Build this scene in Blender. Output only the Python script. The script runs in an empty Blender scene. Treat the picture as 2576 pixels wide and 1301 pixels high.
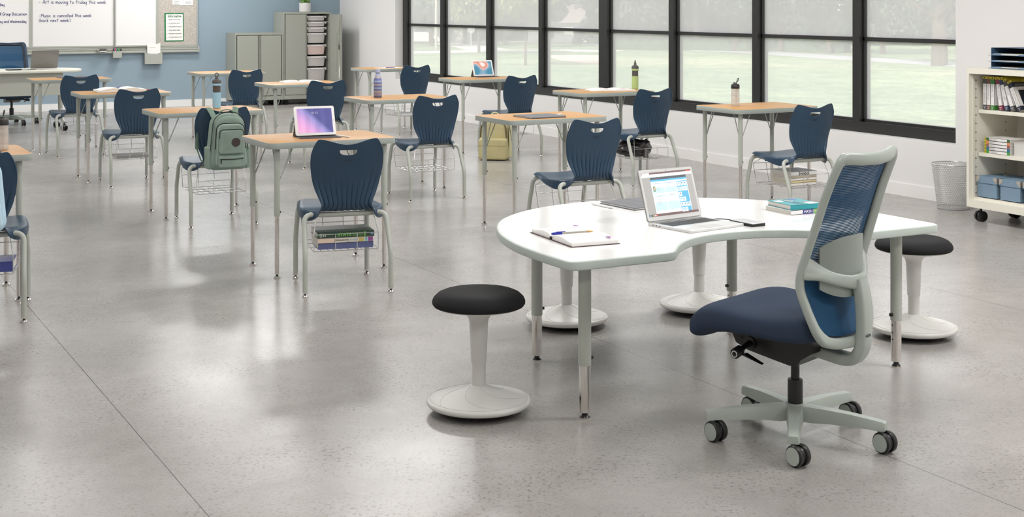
import bpy, math, random
from mathutils import Matrix, Vector, Euler
S = bpy.context.scene
COL = S.collection
R = math.radians
random.seed(7)

# ---------------------------------------------------------------- camera
EYE = 1.55
FPX, YAW = 3477.1, 28.284
cam_d = bpy.data.cameras.new('camera')
cam = bpy.data.objects.new('camera', cam_d); COL.objects.link(cam)
cam.location = (0, 0, EYE); cam.rotation_euler = (R(90), 0, -R(YAW))
cam_d.sensor_fit = 'HORIZONTAL'; cam_d.sensor_width = 36
cam_d.lens = 36*FPX/2576
cam_d.shift_y = -(650.5-11)/2576
cam_d.clip_end = 600
S.camera = cam
# ---------------------------------------------------------------- light
S.view_settings.view_transform = 'Standard'; S.view_settings.look = 'None'
S.view_settings.gamma = 1; S.view_settings.use_curve_mapping = False
S.view_settings.exposure = 0.08
w = bpy.data.worlds.new('sky'); S.world = w; w.use_nodes = True
bg = w.node_tree.nodes['Background']; bg.inputs[0].default_value = (.93, .965, 1, 1); bg.inputs[1].default_value = 1.9
sun_d = bpy.data.lights.new('sun', 'SUN'); sun_d.energy = 5.0; sun_d.angle = R(1.0); sun_d.color = (1, .96, .9)
sun = bpy.data.objects.new('sun', sun_d); COL.objects.link(sun); sun.rotation_euler = (R(18), R(-46), 0)
CEIL_FILL = 34  # base strength of the added ceiling panels
d = bpy.data.lights.new('window_portal', 'AREA'); d.shape = 'RECTANGLE'; d.size = 10.8; d.size_y = 2.6
o = bpy.data.objects.new('window_portal', d); COL.objects.link(o); o.location = (8.4, 13.2, 1.73); o.rotation_euler = (R(90), 0, R(90)); d.cycles.is_portal = True

# ---------------------------------------------------------------- materials
def lin(c):
    c = c/255
    return c/12.92 if c <= .04045 else ((c+.055)/1.055)**2.4
MATS = {}
def mat(name, rgb, rough=.5, metal=0, spec=.5, noise=0, nscale=40, bump=0, bscale=200, coat=0, alpha=1, emit=0, trans=0, sheen=0, ior=1.5):
    if name in MATS: return MATS[name]
    m = bpy.data.materials.new(name); m.use_nodes = True; nt = m.node_tree; b = nt.nodes['Principled BSDF']
    c = (lin(rgb[0]), lin(rgb[1]), lin(rgb[2]), 1)
    b.inputs['Base Color'].default_value = c; b.inputs['Roughness'].default_value = rough
    b.inputs['Metallic'].default_value = metal; b.inputs['Specular IOR Level'].default_value = spec
    b.inputs['Coat Weight'].default_value = coat; b.inputs['Coat Roughness'].default_value = .12
    b.inputs['Alpha'].default_value = alpha; b.inputs['Transmission Weight'].default_value = trans; b.inputs['IOR'].default_value = ior
    b.inputs['Sheen Weight'].default_value = sheen
    if emit: b.inputs['Emission Color'].default_value = c; b.inputs['Emission Strength'].default_value = emit
    if noise or bump:
        tc = nt.nodes.new('ShaderNodeTexCoord')
    if noise:
        n = nt.nodes.new('ShaderNodeTexNoise'); n.inputs['Scale'].default_value = nscale; n.inputs['Detail'].default_value = 4
        nt.links.new(tc.outputs['Object'], n.inputs['Vector'])
        mx = nt.nodes.new('ShaderNodeMix'); mx.data_type = 'RGBA'
        mx.inputs[6].default_value = tuple(max(0, v*(1-noise)) for v in c[:3])+(1,)
        mx.inputs[7].default_value = tuple(min(1, v*(1+noise)) for v in c[:3])+(1,)
        nt.links.new(n.outputs['Fac'], mx.inputs[0]); nt.links.new(mx.outputs[2], b.inputs['Base Color'])
    if bump:
        n2 = nt.nodes.new('ShaderNodeTexNoise'); n2.inputs['Scale'].default_value = bscale; n2.inputs['Detail'].default_value = 3
        nt.links.new(tc.outputs['Object'], n2.inputs['Vector'])
        bp = nt.nodes.new('ShaderNodeBump'); bp.inputs['Strength'].default_value = bump; bp.inputs['Distance'].default_value = .002
        nt.links.new(n2.outputs['Fac'], bp.inputs['Height']); nt.links.new(bp.outputs['Normal'], b.inputs['Normal'])
    MATS[name] = m
    return m
def nodes(name, rough=.5):
    m = bpy.data.materials.new(name); m.use_nodes = True; nt = m.node_tree
    return m, nt, nt.nodes['Principled BSDF']
def N(nt, t, **kw):
    n = nt.nodes.new(t)
    for k, v in kw.items():
        if k in n.inputs: n.inputs[k].default_value = v
        else: setattr(n, k, v)
    return n
def ramp(nt, src, stops):
    r = nt.nodes.new('ShaderNodeValToRGB'); nt.links.new(src, r.inputs[0])
    e = r.color_ramp.elements
    while len(e) < len(stops): e.new(.5)
    for q, (p, c) in zip(e, stops): q.position = p; q.color = c if len(c) == 4 else tuple(c)+(1,)
    return r.outputs[0]
def mixc(nt, f, a, b, mode='MIX'):
    m = nt.nodes.new('ShaderNodeMix'); m.data_type = 'RGBA'; m.blend_type = mode
    for s, i in ((f, 0), (a, 6), (b, 7)):
        if isinstance(s, (int, float)): m.inputs[i].default_value = s
        elif isinstance(s, tuple): m.inputs[i].default_value = s if len(s) == 4 else s+(1,)
        else: nt.links.new(s, m.inputs[i])
    return m.outputs[2]
def rgb(*c): return (lin(c[0]), lin(c[1]), lin(c[2]), 1)

# ---------------------------------------------------------------- mesh builder
class B:
    def __init__(s): s.v = []; s.f = []; s.m = []
    def add(s, vs, fs, m=0):
        o = len(s.v); s.v += [tuple(p) for p in vs]
        for f in fs: s.f.append(tuple(i+o for i in f)); s.m.append(m)
    def mark(s): return len(s.v)
    def xf(s, M, start=0):
        for i in range(start, len(s.v)): s.v[i] = tuple(M @ Vector(s.v[i]))
    def box(s, c, d, m=0, M=None):
        x, y, z = c; a, b, h = d[0]/2, d[1]/2, d[2]/2
        vs = [Vector((x+i*a, y+j*b, z+k*h)) for k in (-1, 1) for i, j in ((-1, -1), (1, -1), (1, 1), (-1, 1))]
        if M: vs = [M @ p for p in vs]
        s.add(vs, [(3, 2, 1, 0), (4, 5, 6, 7), (0, 1, 5, 4), (1, 2, 6, 5), (2, 3, 7, 6), (3, 0, 4, 7)], m)
    def rings(s, rs, m=0, cap=(1, 1), closed=False):
        o = len(s.v); n = len(rs[0]); k = len(rs)
        for r in rs: s.v += [tuple(p) for p in r]
        for a in range(k if closed else k-1):
            b2 = (a+1) % k
            for i in range(n):
                j = (i+1) % n
                s.f.append((o+a*n+i, o+a*n+j, o+b2*n+j, o+b2*n+i)); s.m.append(m)
        if not closed:
            if cap[0]: s.f.append(tuple(o+i for i in reversed(range(n)))); s.m.append(m)
            if cap[1]: s.f.append(tuple(o+(k-1)*n+i for i in range(n))); s.m.append(m)
    def prism(s, out, z0, z1, bev=0, m=0, mt=None, nb=3, botbev=True):
        A = sum(out[i][0]*out[(i+1) % len(out)][1]-out[(i+1) % len(out)][0]*out[i][1] for i in range(len(out)))
        if A < 0: out = out[::-1]
        rs = []
        if bev:
            if botbev:
                for k in range(nb+1):
                    a = math.pi/2*k/nb; rs.append([(x, y, z0+bev*(1-math.cos(a))) for x, y in inset(out, bev*(1-math.sin(a)))])
            else: rs.append([(x, y, z0) for x, y in out])
            for k in range(nb+1):
                a = math.pi/2*k/nb; rs.append([(x, y, z1-bev*(1-math.sin(a))) for x, y in inset(out, bev*(1-math.cos(a)))])
        else: rs = [[(x, y, z0) for x, y in out], [(x, y, z1) for x, y in out]]
        s.rings(rs, m)
        if mt is not None: s.m[-1] = mt
    def tube(s, path, r, seg=10, closed=False, m=0, up=None, sx=1.0):
        P = [Vector(p) for p in path]; n = len(P); rs = []; prev = None
        for i in range(n):
            if closed: t = (P[(i+1) % n]-P[i-1])
            else: t = P[min(i+1, n-1)]-P[max(i-1, 0)]
            t.normalize()
            if prev is None:
                u = Vector(up) if up else (Vector((0, 0, 1)) if abs(t.z) < .9 else Vector((1, 0, 0)))
            else: u = prev
            u = (u-t*u.dot(t)); u.normalize(); prev = u; w2 = t.cross(u)
            rr = r[i] if isinstance(r, (list, tuple)) else r
            rs.append([P[i]+u*math.cos(a)*rr+w2*math.sin(a)*rr*sx for a in (2*math.pi*k/seg for k in range(seg))])
        s.rings(rs, m, closed=closed)
    def cyl(s, a, b, r0, r1=None, seg=16, m=0): s.tube([a, b], [r0, r0 if r1 is None else r1], seg, m=m)
    def lathe(s, prof, seg=24, c=(0, 0), m=0, cap=(1, 1)):
        s.rings([[(c[0]+r*math.cos(2*math.pi*k/seg), c[1]+r*math.sin(2*math.pi*k/seg), z) for k in range(seg)] for r, z in prof], m, cap)
    def grid(s, fn, nu, nv, m=0):
        o = len(s.v)
        for j in range(nv+1):
            for i in range(nu+1): s.v.append(tuple(fn(i/nu, j/nv)))
        for j in range(nv):
            for i in range(nu):
                a = o+j*(nu+1)+i; s.f.append((a, a+1, a+nu+2, a+nu+1)); s.m.append(m)
    def quad(s, a, b, c, d, m=0): s.add([a, b, c, d], [(0, 1, 2, 3)], m)
    def mesh(s, name, mats, smooth=35):
        me = bpy.data.meshes.new(name); me.from_pydata(s.v, [], s.f)
        for m in (mats if isinstance(mats, (list, tuple)) else [mats]): me.materials.append(m)
        me.polygons.foreach_set('material_index', s.m); 
        if smooth:
            me.polygons.foreach_set('use_smooth', [True]*len(s.f)); me.set_sharp_from_angle(angle=R(smooth))
        me.update(); return me
    def build(s, name, mats, parent=None, smooth=35, loc=None, rot=None):
        o = bpy.data.objects.new(name, s.mesh(name, mats, smooth)); COL.objects.link(o)
        if parent: o.parent = parent
        if loc: o.location = loc
        if rot: o.rotation_euler = rot
        return o
def inset(out, d):
    if d == 0: return list(out)
    n = len(out); res = []
    for i in range(n):
        p0, p1, p2 = Vector(out[i-1]), Vector(out[i]), Vector(out[(i+1) % n])
        a = (p1-p0).normalized(); b = (p2-p1).normalized()
        n1 = Vector((-a.y, a.x)); n2 = Vector((-b.y, b.x)); k = (n1+n2)
        if k.length < 1e-6: k = n1
        k.normalize(); q = p1+k*(d/max(.4, k.dot(n1))); res.append((q.x, q.y))
    return res
def rrect(w, h, r, n=5, cx=0, cy=0):
    r = min(r, w/2, h/2); out = []
    for sx, sy, a0 in ((1, 1, 0), (-1, 1, 90), (-1, -1, 180), (1, -1, 270)):
        for k in range(n+1):
            a = R(a0+90*k/n); out.append((cx+sx*(w/2-r)+r*math.cos(a), cy+sy*(h/2-r)+r*math.sin(a)))
    return out
def fillet(pts, r, n=6):
    P = [Vector(p) for p in pts]; out = [P[0]]
    for i in range(1, len(P)-1):
        a = P[i-1]-P[i]; b = P[i+1]-P[i]; rr = min(r[i] if isinstance(r, (list, tuple)) else r, a.length*.49, b.length*.49)
        p, q = P[i]+a.normalized()*rr, P[i]+b.normalized()*rr
        for k in range(n+1):
            t = k/n; out.append(p*(1-t)**2+P[i]*2*t*(1-t)+q*t*t)
    out.append(P[-1]); return out
def smooth_curve(pts, n=6, closed=False):       # Catmull-Rom
    P = [Vector(p) for p in pts]; m = len(P); out = []
    for i in range(m if closed else m-1):
        if closed: a, b, c, d = P[i-1], P[i], P[(i+1) % m], P[(i+2) % m]
        else: a, b, c, d = P[max(i-1, 0)], P[i], P[i+1], P[min(i+2, m-1)]
        for k in range(n):
            t = k/n; out.append(.5*((2*b)+(c-a)*t+(2*a-5*b+4*c-d)*t*t+(3*b-a-3*c+d)*t**3))
    if not closed: out.append(P[-1])
    return out
def interp(tab, v):
    for i in range(len(tab)-1):
        if v <= tab[i+1][0]:
            t = (v-tab[i][0])/(tab[i+1][0]-tab[i][0]); t = max(0, min(1, t))
            return [a+(b-a)*t for a, b in zip(tab[i][1:], tab[i+1][1:])]
    return list(tab[-1][1:])
def sstep(a, b, x):
    t = max(0, min(1, (x-a)/(b-a))); return t*t*(3-2*t)

# ---------------------------------------------------------------- objects
def thing(name, label, cat, loc=(0, 0, 0), rz=0, group=None, rot=None):
    o = bpy.data.objects.new(name, None); COL.objects.link(o); o.empty_display_size = .05
    o.location = loc; o.rotation_euler = rot if rot else (0, 0, R(rz)); return tag(o, label, cat, group)
def tag(o, label, cat, group=None, kind=None):
    if label: o['label'] = label
    if cat: o['category'] = cat
    if group: o['group'] = group
    if kind: o['kind'] = kind
    return o
def struct(b, name, mats, smooth=35, label=None):
    o = b.build(name, mats, smooth=smooth); o['kind'] = 'structure'
    if label: o['label'] = label
    return o
def copy_tree(o, parent=None):
    c = o.copy(); COL.objects.link(c)
    if parent: c.parent = parent
    for ch in list(o.children): copy_tree(ch, c)
    return c
def place(proto, used, label, loc, rz=0, group=None):
    if id(proto) in used: o = copy_tree(proto)
    else: o = proto; used.add(id(proto))
    o.location = loc; o.rotation_euler = (0, 0, R(rz)); o['label'] = label
    if group: o['group'] = group
    return o
used = set()
TCACHE = {}
def text(s, size, m, parent, loc, rot=(0, 0, 0), name='lettering', ax='LEFT', sx=1.0, ext=.0003, bold=0, shear=0, ay='BOTTOM_BASELINE'):
    key = (s, size, ax, ext, bold, shear, m.name, ay)
    if key not in TCACHE:
        c = bpy.data.curves.new('txt', 'FONT'); c.body = s; c.size = size; c.align_x = ax; c.align_y = ay; c.extrude = ext; c.offset = bold; c.shear = shear; c.resolution_u = 2
        t = bpy.data.objects.new('txt', c); COL.objects.link(t)
        dg = bpy.context.evaluated_depsgraph_get(); me = bpy.data.meshes.new_from_object(t.evaluated_get(dg)); bpy.data.objects.remove(t)
        me.materials.clear(); me.materials.append(m); TCACHE[key] = me
    o = bpy.data.objects.new(name, TCACHE[key]); COL.objects.link(o); o.parent = parent; o.location = loc; o.rotation_euler = rot; o.scale = (sx, 1, 1)
    return o
def bake(o):
    dg = bpy.context.evaluated_depsgraph_get(); me = bpy.data.meshes.new_from_object(o.evaluated_get(dg)); o.modifiers.clear(); o.data = me
    return o

# ---------------------------------------------------------------- shared materials
grey_tube = mat('sage_grey_paint', (178, 182, 173), .32, spec=.5)
edge_grey = mat('grey_edge_band', (162, 169, 163), .4)
chrome = mat('chrome', (226, 222, 218), .12, 1)
wire = mat('bright_wire', (225, 225, 225), .2, .9)
blackp = mat('black_plastic', (24, 24, 25), .35)
rubber = mat('dark_rubber', (18, 18, 18), .6)
navy = mat('navy_plastic', (42, 66, 88), .35, spec=.45, bump=.12, bscale=900)
navy_dark = mat('embossed_mark', (22, 34, 50), .5)
whitep = mat('white_plastic', (214, 213, 209), .4)
whitelam = mat('white_laminate', (250, 249, 247), .16, coat=.2)
paper = mat('paper', (240, 238, 234), .7)
paper_edge = mat('page_edges', (214, 210, 202), .8, noise=.12, nscale=300)
ink = mat('black_ink', (30, 30, 32), .7)
greyink = mat('grey_ink', (120, 120, 120), .7)
blueink = mat('blue_marker_ink', (44, 52, 118), .6)
alu = mat('aluminium', (226, 226, 225), .3, .35)
tabgrey = mat('tablet_cover_grey', (104, 105, 110), .6, bump=.2, bscale=800)

m, nt, b_ = nodes('maple_laminate'); MATS['maple'] = maple = m
tc = N(nt, 'ShaderNodeTexCoord'); mp = N(nt, 'ShaderNodeMapping'); mp.inputs['Scale'].default_value = (2.2, 26, 4)
nt.links.new(tc.outputs['Object'], mp.inputs[0])
n1 = N(nt, 'ShaderNodeTexNoise', Scale=3.0, Detail=6.0, Roughness=.6); nt.links.new(mp.outputs[0], n1.inputs['Vector'])
nt.links.new(ramp(nt, n1.outputs['Fac'], [(.25, rgb(180, 132, 78)), (.55, rgb(190, 143, 88)), (.8, rgb(197, 152, 98))]), b_.inputs['Base Color'])
b_.inputs['Roughness'].default_value = .42; b_.inputs['Specular IOR Level'].default_value = .25

# ---------------------------------------------------------------- room shell
XW, XG = 8.10, 8.22                 # face of the window wall, plane of the window frames
YB = 20.9
SILL, HEAD = .45, 3.0
Y0W, Y1W = 7.80, 18.67
m, nt, b_ = nodes('polished_concrete'); concrete = m
tc = N(nt, 'ShaderNodeTexCoord'); vec = tc.outputs['Object']
big = N(nt, 'ShaderNodeTexNoise', Scale=.75, Detail=5.0, Roughness=.55); nt.links.new(vec, big.inputs['Vector'])
base = ramp(nt, big.outputs['Fac'], [(.3, rgb(155, 151, 147)), (.55, rgb(169, 165, 161)), (.75, rgb(180, 177, 174))])
mid = N(nt, 'ShaderNodeTexNoise', Scale=9.0, Detail=6.0, Roughness=.7); nt.links.new(vec, mid.inputs['Vector'])
base = mixc(nt, .35, base, ramp(nt, mid.outputs['Fac'], [(.3, (.55, .55, .55)), (.7, (1, 1, 1))]), 'MULTIPLY')
mp = N(nt, 'ShaderNodeMapping'); mp.inputs['Rotation'].default_value = (0, 0, R(YAW)); mp.inputs['Scale'].default_value = (1, 1.0, 1); nt.links.new(vec, mp.inputs[0])
sp = N(nt, 'ShaderNodeTexNoise', Scale=62.0, Detail=2.5, Roughness=.6); nt.links.new(mp.outputs[0], sp.inputs['Vector'])
spots = ramp(nt, sp.outputs['Fac'], [(.55, (0, 0, 0)), (.66, (1, 1, 1))])
gr = N(nt, 'ShaderNodeTexNoise', Scale=120.0, Detail=3.0, Roughness=.7); nt.links.new(vec, gr.inputs['Vector'])
base = mixc(nt, .5, base, ramp(nt, gr.outputs['Fac'], [(.32, (.62, .62, .62)), (.5, (1, 1, 1)), (.7, (1.12, 1.12, 1.12))]), 'MULTIPLY')
sp2 = N(nt, 'ShaderNodeTexNoise', Scale=3.2, Detail=2.0); nt.links.new(vec, sp2.inputs['Vector'])
dens = ramp(nt, sp2.outputs['Fac'], [(.35, (.18, .18, .18)), (.65, (1, 1, 1))])
fac = mixc(nt, 1.0, spots, dens, 'MULTIPLY')
base = mixc(nt, mixc(nt, 1.0, fac, (.8, .8, .8), 'MULTIPLY'), base, rgb(112, 107, 102))
sep = N(nt, 'ShaderNodeSeparateXYZ'); nt.links.new(vec, sep.inputs[0])
jm = N(nt, 'ShaderNodeMath', operation='ADD'); nt.links.new(sep.outputs[0], jm.inputs[0]); jm.inputs[1].default_value = -1.172+22.09
md = N(nt, 'ShaderNodeMath', operation='MODULO'); nt.links.new(jm.outputs[0], md.inputs[0]); md.inputs[1].default_value = 2.209
lt = N(nt, 'ShaderNodeMath', operation='LESS_THAN'); nt.links.new(md.outputs[0], lt.inputs[0]); lt.inputs[1].default_value = .0035
base = mixc(nt, lt.outputs[0], base, rgb(70, 66, 62))
nt.links.new(base, b_.inputs['Base Color'])
rn = N(nt, 'ShaderNodeTexNoise', Scale=1.3, Detail=1.0); nt.links.new(vec, rn.inputs['Vector'])
rr = ramp(nt, rn.outputs['Fac'], [(.3, (.20, .20, .20)), (.7, (.29, .29, .29))]); nt.links.new(rr, b_.inputs['Roughness'])
b_.inputs['Specular IOR Level'].default_value = .55
bp = N(nt, 'ShaderNodeBump', Strength=.05, Distance=.003); nt.links.new(mid.outputs['Fac'], bp.inputs['Height']); nt.links.new(bp.outputs[0], b_.inputs['Normal'])

wall_white = mat('white_wall_paint', (234, 232, 231), .85, bump=.05, bscale=300)
wall_blue = mat('blue_wall_paint', (146, 164, 177), .85, bump=.05, bscale=300)
trim_white = mat('white_trim_paint', (236, 235, 234), .5)
black_frame = mat('black_window_frame', (38, 37, 36), .45)
b = B(); b.box((2.0, 9.4, -.05), (12.6, 23.4, .1)); struct(b, 'floor', concrete)
b = B(); b.box((2.0, 9.4, 3.25), (12.6, 23.4, .1)); struct(b, 'ceiling', mat('ceiling_tile', (240, 240, 238), .9, noise=.04))
b = B(); b.box((1.9, YB+.1, 1.6), (12.4, .2, 3.2)); struct(b, 'wall_back', wall_blue)
b = B(); b.box((-4.2, 9.35, 1.6), (.2, 23.3, 3.2)); struct(b, 'wall_left', wall_white)
b = B(); b.box((1.9, -2.2, 1.6), (12.4, .2, 3.2)); struct(b, 'wall_front', wall_white)
b = B(); T = .3; xc = XW+T/2
b.box((xc, (Y0W-2.1)/2, 1.6), (T, Y0W+2.1, 3.2)); b.box((xc, (Y1W+YB)/2, 1.6), (T, YB-Y1W, 3.2))
b.box((xc, (Y0W+Y1W)/2, SILL/2), (T, Y1W-Y0W, SILL)); b.box((xc, (Y0W+Y1W)/2, (HEAD+3.2)/2), (T, Y1W-Y0W, 3.2-HEAD))
struct(b, 'wall_right', wall_white)
b = B(); b.box((2.0, YB-.008, .05), (12.2, .016, .1)); struct(b, 'baseboard_back', trim_white)
b = B(); b.box((XW-.006, 9.3, .05), (.012, 23.1, .1)); struct(b, 'baseboard_right', mat('baseboard_paint', (240, 238, 236), .6))
b = B(); b.box((XW+.06, (Y0W+Y1W)/2, SILL+.004), (.118, Y1W-Y0W-.004, .008)); struct(b, 'trim_1', trim_white, label='white window sill strip')

# windows: black frames, seven bays
mull = [(Y1W-.002, Y1W-.12), (17.385, 17.385-.085), (15.99, 15.99-.085), (14.60, 14.60-.085), (13.22, 13.22-.17), (11.85, 11.85-.085), (10.47, 10.47-.085), (9.09, 9.09-.085), (Y0W+.012, Y0W+.002)]
m, nt, b_ = nodes('screened_glass'); glass = m
nt.nodes.remove(b_); out = nt.nodes['Material Output']
tr = N(nt, 'ShaderNodeBsdfTransparent'); df = N(nt, 'ShaderNodeBsdfDiffuse'); df.inputs[0].default_value = (.87, .84, .855, 1)
tl = N(nt, 'ShaderNodeBsdfTranslucent'); tl.inputs[0].default_value = (.86, .82, .84, 1)
m1 = N(nt, 'ShaderNodeMixShader'); m1.inputs[0].default_value = .6; nt.links.new(df.outputs[0], m1.inputs[1]); nt.links.new(tl.outputs[0], m1.inputs[2])
m2 = N(nt, 'ShaderNodeMixShader'); m2.inputs[0].default_value = .41; nt.links.new(tr.outputs[0], m2.inputs[1]); nt.links.new(m1.outputs[0], m2.inputs[2])
gl = N(nt, 'ShaderNodeBsdfGlossy', Roughness=.05); fr = N(nt, 'ShaderNodeFresnel', IOR=1.2)
m3 = N(nt, 'ShaderNodeMixShader'); fm = N(nt, 'ShaderNodeMath', operation='MULTIPLY'); nt.links.new(fr.outputs[0], fm.inputs[0]); fm.inputs[1].default_value = .12; nt.links.new(fm.outputs[0], m3.inputs[0]); nt.links.new(m2.outputs[0], m3.inputs[1]); nt.links.new(gl.outputs[0], m3.inputs[2])
nt.links.new(m3.outputs[0], out.inputs[0])
b = B(); b.box((XG+.06, (Y0W+Y1W)/2, SILL+.008+.045), (.12, Y1W-Y0W-.006, .09)); b.box((XG+.06, (Y0W+Y1W)/2, HEAD-.04), (.12, Y1W-Y0W-.006, .08))
for a, c in mull: b.box((XG+.06, (a+c)/2, (SILL+.098+HEAD-.08)/2), (.12, a-c, HEAD-.08-SILL-.098))
o = struct(b, 'trim_2', black_frame, smooth=0, label='black main frame of the window wall with its mullions')
MUNT = EYE-.297
for i in range(8):
    ya, yb = mull[i][1], mull[i+1][0]; yc, ly = (ya+yb)/2, ya-yb
    z0, z1 = SILL+.098, HEAD-.08
    b = B()
    for yy in (ya-.009, yb+.009): b.box((XG+.075, yy, (z0+z1)/2), (.07, .018, z1-z0))
    b.box((XG+.075, yc, z0+.011), (.07, ly, .022)); b.box((XG+.075, yc, z1-.011), (.07, ly, .022))
    b.box((XG+.07, yc, MUNT), (.06, ly, .034))
    win = struct(b, 'window_%d' % (i+1), black_frame, smooth=0)
    for za, zb in ((z0+.02, MUNT-.015), (MUNT+.015, z1-.02)):
        g = B(); g.box((XG+.07, yc, (za+zb)/2), (.006, ly-.03, zb-za)); g.build('glass_pane', glass, win, smooth=0)

# ceiling lamps out of view, added to light the room
lamp_white = mat('added_lamp_housing', (240, 240, 240), .5)
diff = mat('added_lamp_diffuser', (255, 253, 250), .5, emit=3.0)
k = 0
for yc in (.2, 3.2, 6.2, 9.2, 12.2, 15.2, 17.6, 19.7):  # rearmost row added to brighten the back wall and boards
    for xc2, pw_ in ((-1.6, .45), (1.9, .62), (5.4, 1.3)):
        t = thing('added_ceiling_light', 'unseen white ceiling light panel added to light the room', 'ceiling light', (xc2, yc, 3.17), group='added ceiling lights')
        f = B(); f.box((0, 0, .015), (1.24, .64, .03)); f.build('housing', lamp_white, t)
        f = B(); f.box((0, 0, -.004), (1.18, .58, .008)); f.build('diffuser', diff, t)
        d = bpy.data.lights.new('added_lamp', 'AREA'); d.shape = 'RECTANGLE'; d.size = 1.15; d.size_y = .55; d.energy = CEIL_FILL*pw_*((1.4 if yc < 7 else 1) if xc2 > 5 else (.75 if yc < 4 else 1)); d.color = (1, .993, .982)
        l = bpy.data.objects.new('added_lamp', d); COL.objects.link(l); l.parent = t; l.location = (0, 0, -.02)

# ---------------------------------------------------------------- outside
GZ = -3.0
m, nt, b_ = nodes('lawn_grass'); grass = m
tc = N(nt, 'ShaderNodeTexCoord'); g1 = N(nt, 'ShaderNodeTexNoise', Scale=.05, Detail=4.0); g2 = N(nt, 'ShaderNodeTexNoise', Scale=3.5, Detail=8.0, Roughness=.75)
for g in (g1, g2): nt.links.new(tc.outputs['Object'], g.inputs['Vector'])
c1 = ramp(nt, g1.outputs['Fac'], [(.35, rgb(128, 147, 114)), (.55, rgb(146, 160, 126)), (.72, rgb(174, 174, 144))])
c2 = mixc(nt, .8, c1, ramp(nt, g2.outputs['Fac'], [(.36, (.35, .42, .35)), (.5, (.85, .9, .8)), (.66, (1.6, 1.6, 1.5))]), 'MULTIPLY')
g3 = N(nt, 'ShaderNodeTexNoise', Scale=.45, Detail=9.0, Roughness=.8); nt.links.new(tc.outputs['Object'], g3.inputs['Vector'])
c2 = mixc(nt, .7, c2, ramp(nt, g3.outputs['Fac'], [(.38, (.55, .62, .5)), (.5, (1, 1, 1)), (.62, (1.35, 1.3, 1.25))]), 'MULTIPLY')
nt.links.new(c2, b_.inputs['Base Color']); b_.inputs['Roughness'].default_value = .9
b = B(); b.box((95, 110, GZ-.1), (172, 330, .2)); o = struct(b, 'lawn', grass)
def ray(px, py, drop=4.55):
    Z = FPX*drop/(py-11); r = (px-1288)/FPX*Z; s_, c_ = math.sin(R(YAW)), math.cos(R(YAW))
    return Vector((Z*s_+r*c_, Z*c_-r*s_))
pale = mat('pale_path', (214, 208, 198), .9, noise=.08, nscale=2)
def strip(name, px, hw, m, z, label=None):
    bb = B(); pts = [ray(*p) for p in px]; L, Rr = [], []
    for i, p in enumerate(pts):
        d = (pts[min(i+1, len(pts)-1)]-pts[max(i-1, 0)]).normalized(); n = Vector((-d.y, d.x)); L.append(p+n*hw); Rr.append(p-n*hw)
    for i in range(len(pts)-1):
        bb.rings([[(L[i].x, L[i].y, z), (Rr[i].x, Rr[i].y, z), (Rr[i].x, Rr[i].y, z-.06), (L[i].x, L[i].y, z-.06)], [(L[i+1].x, L[i+1].y, z), (Rr[i+1].x, Rr[i+1].y, z), (Rr[i+1].x, Rr[i+1].y, z-.06), (L[i+1].x, L[i+1].y, z-.06)]])
    o = bb.build(name, m); o['kind'] = 'structure'
    if label: o['label'] = label
strip('path', [(980, 133), (1100, 131.5), (1250, 128), (1400, 127), (1560, 129)], 2.6, pale, GZ+.03)
strip('road', [(1500, 112), (1800, 127.5), (1900, 131), (2100, 145), (2404, 163), (2560, 171)], 2.2, mat('asphalt', (176, 176, 178), .9), GZ+.04)
strip('sidewalk', [(1120, 110), (1190, 118), (1230, 127)], 2.0, pale, GZ+.05)
b = B(); b.prism([tuple(ray(*p)) for p in [(1380, 140), (1440, 139), (1520, 140.5), (1530, 160), (1475, 160), (1420, 154), (1390, 147)]], GZ, GZ+.04)
tag(b.build('sand_patch', mat('sand', (222, 196, 176), .95, noise=.1, nscale=1)), 'pale sandy bare patch in the lawn outside', 'sand patch', kind='structure')

leaf_m = mat('tree_leaves', (104, 118, 92), .6, noise=.75, nscale=2.5)
leaf_y = mat('yellow_green_leaves', (146, 150, 96), .6, noise=.6, nscale=2.5)
leaf_d = mat('dark_leaves', (74, 90, 72), .6, noise=.85, nscale=2.5)
bark = mat('bark', (104, 92, 80), .9, noise=.3, nscale=6)
def crown_mesh(seed, rad, zlo, zhi, n, q=.34, lobes=9):
    rnd = random.Random(seed); bb = B(); L = []
    for i in range(lobes):
        a = rnd.uniform(0, 6.28); rr = rnd.uniform(.2, .72)*rad
        L.append((rr*math.cos(a), rr*math.sin(a), rnd.uniform(zlo+.28*(zhi-zlo), zhi-.2*(zhi-zlo)), rnd.uniform(.36, .55)*rad))
    for i in range(n):
        cx_, cy_, cz_, lr = rnd.choice(L); u = rnd.uniform(-1, 1); a = rnd.uniform(0, 6.28); s_ = math.sqrt(1-u*u); rr = lr*rnd.uniform(.72, 1.08)
        c = Vector((cx_+rr*s_*math.cos(a), cy_+rr*s_*math.sin(a), max(zlo, cz_+rr*u)))
        e = Euler((rnd.uniform(0, 6.28), rnd.uniform(0, 6.28), rnd.uniform(0, 6.28))).to_matrix(); h = q*rnd.uniform(.5, 1)
        bb.add([c+e @ Vector(p) for p in ((-h, 0, 0), (0, -h*.6, 0), (h, 0, 0), (0, h*.6, 0))], [(0, 1, 2, 3)])
    return bb
CR = {}
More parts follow.
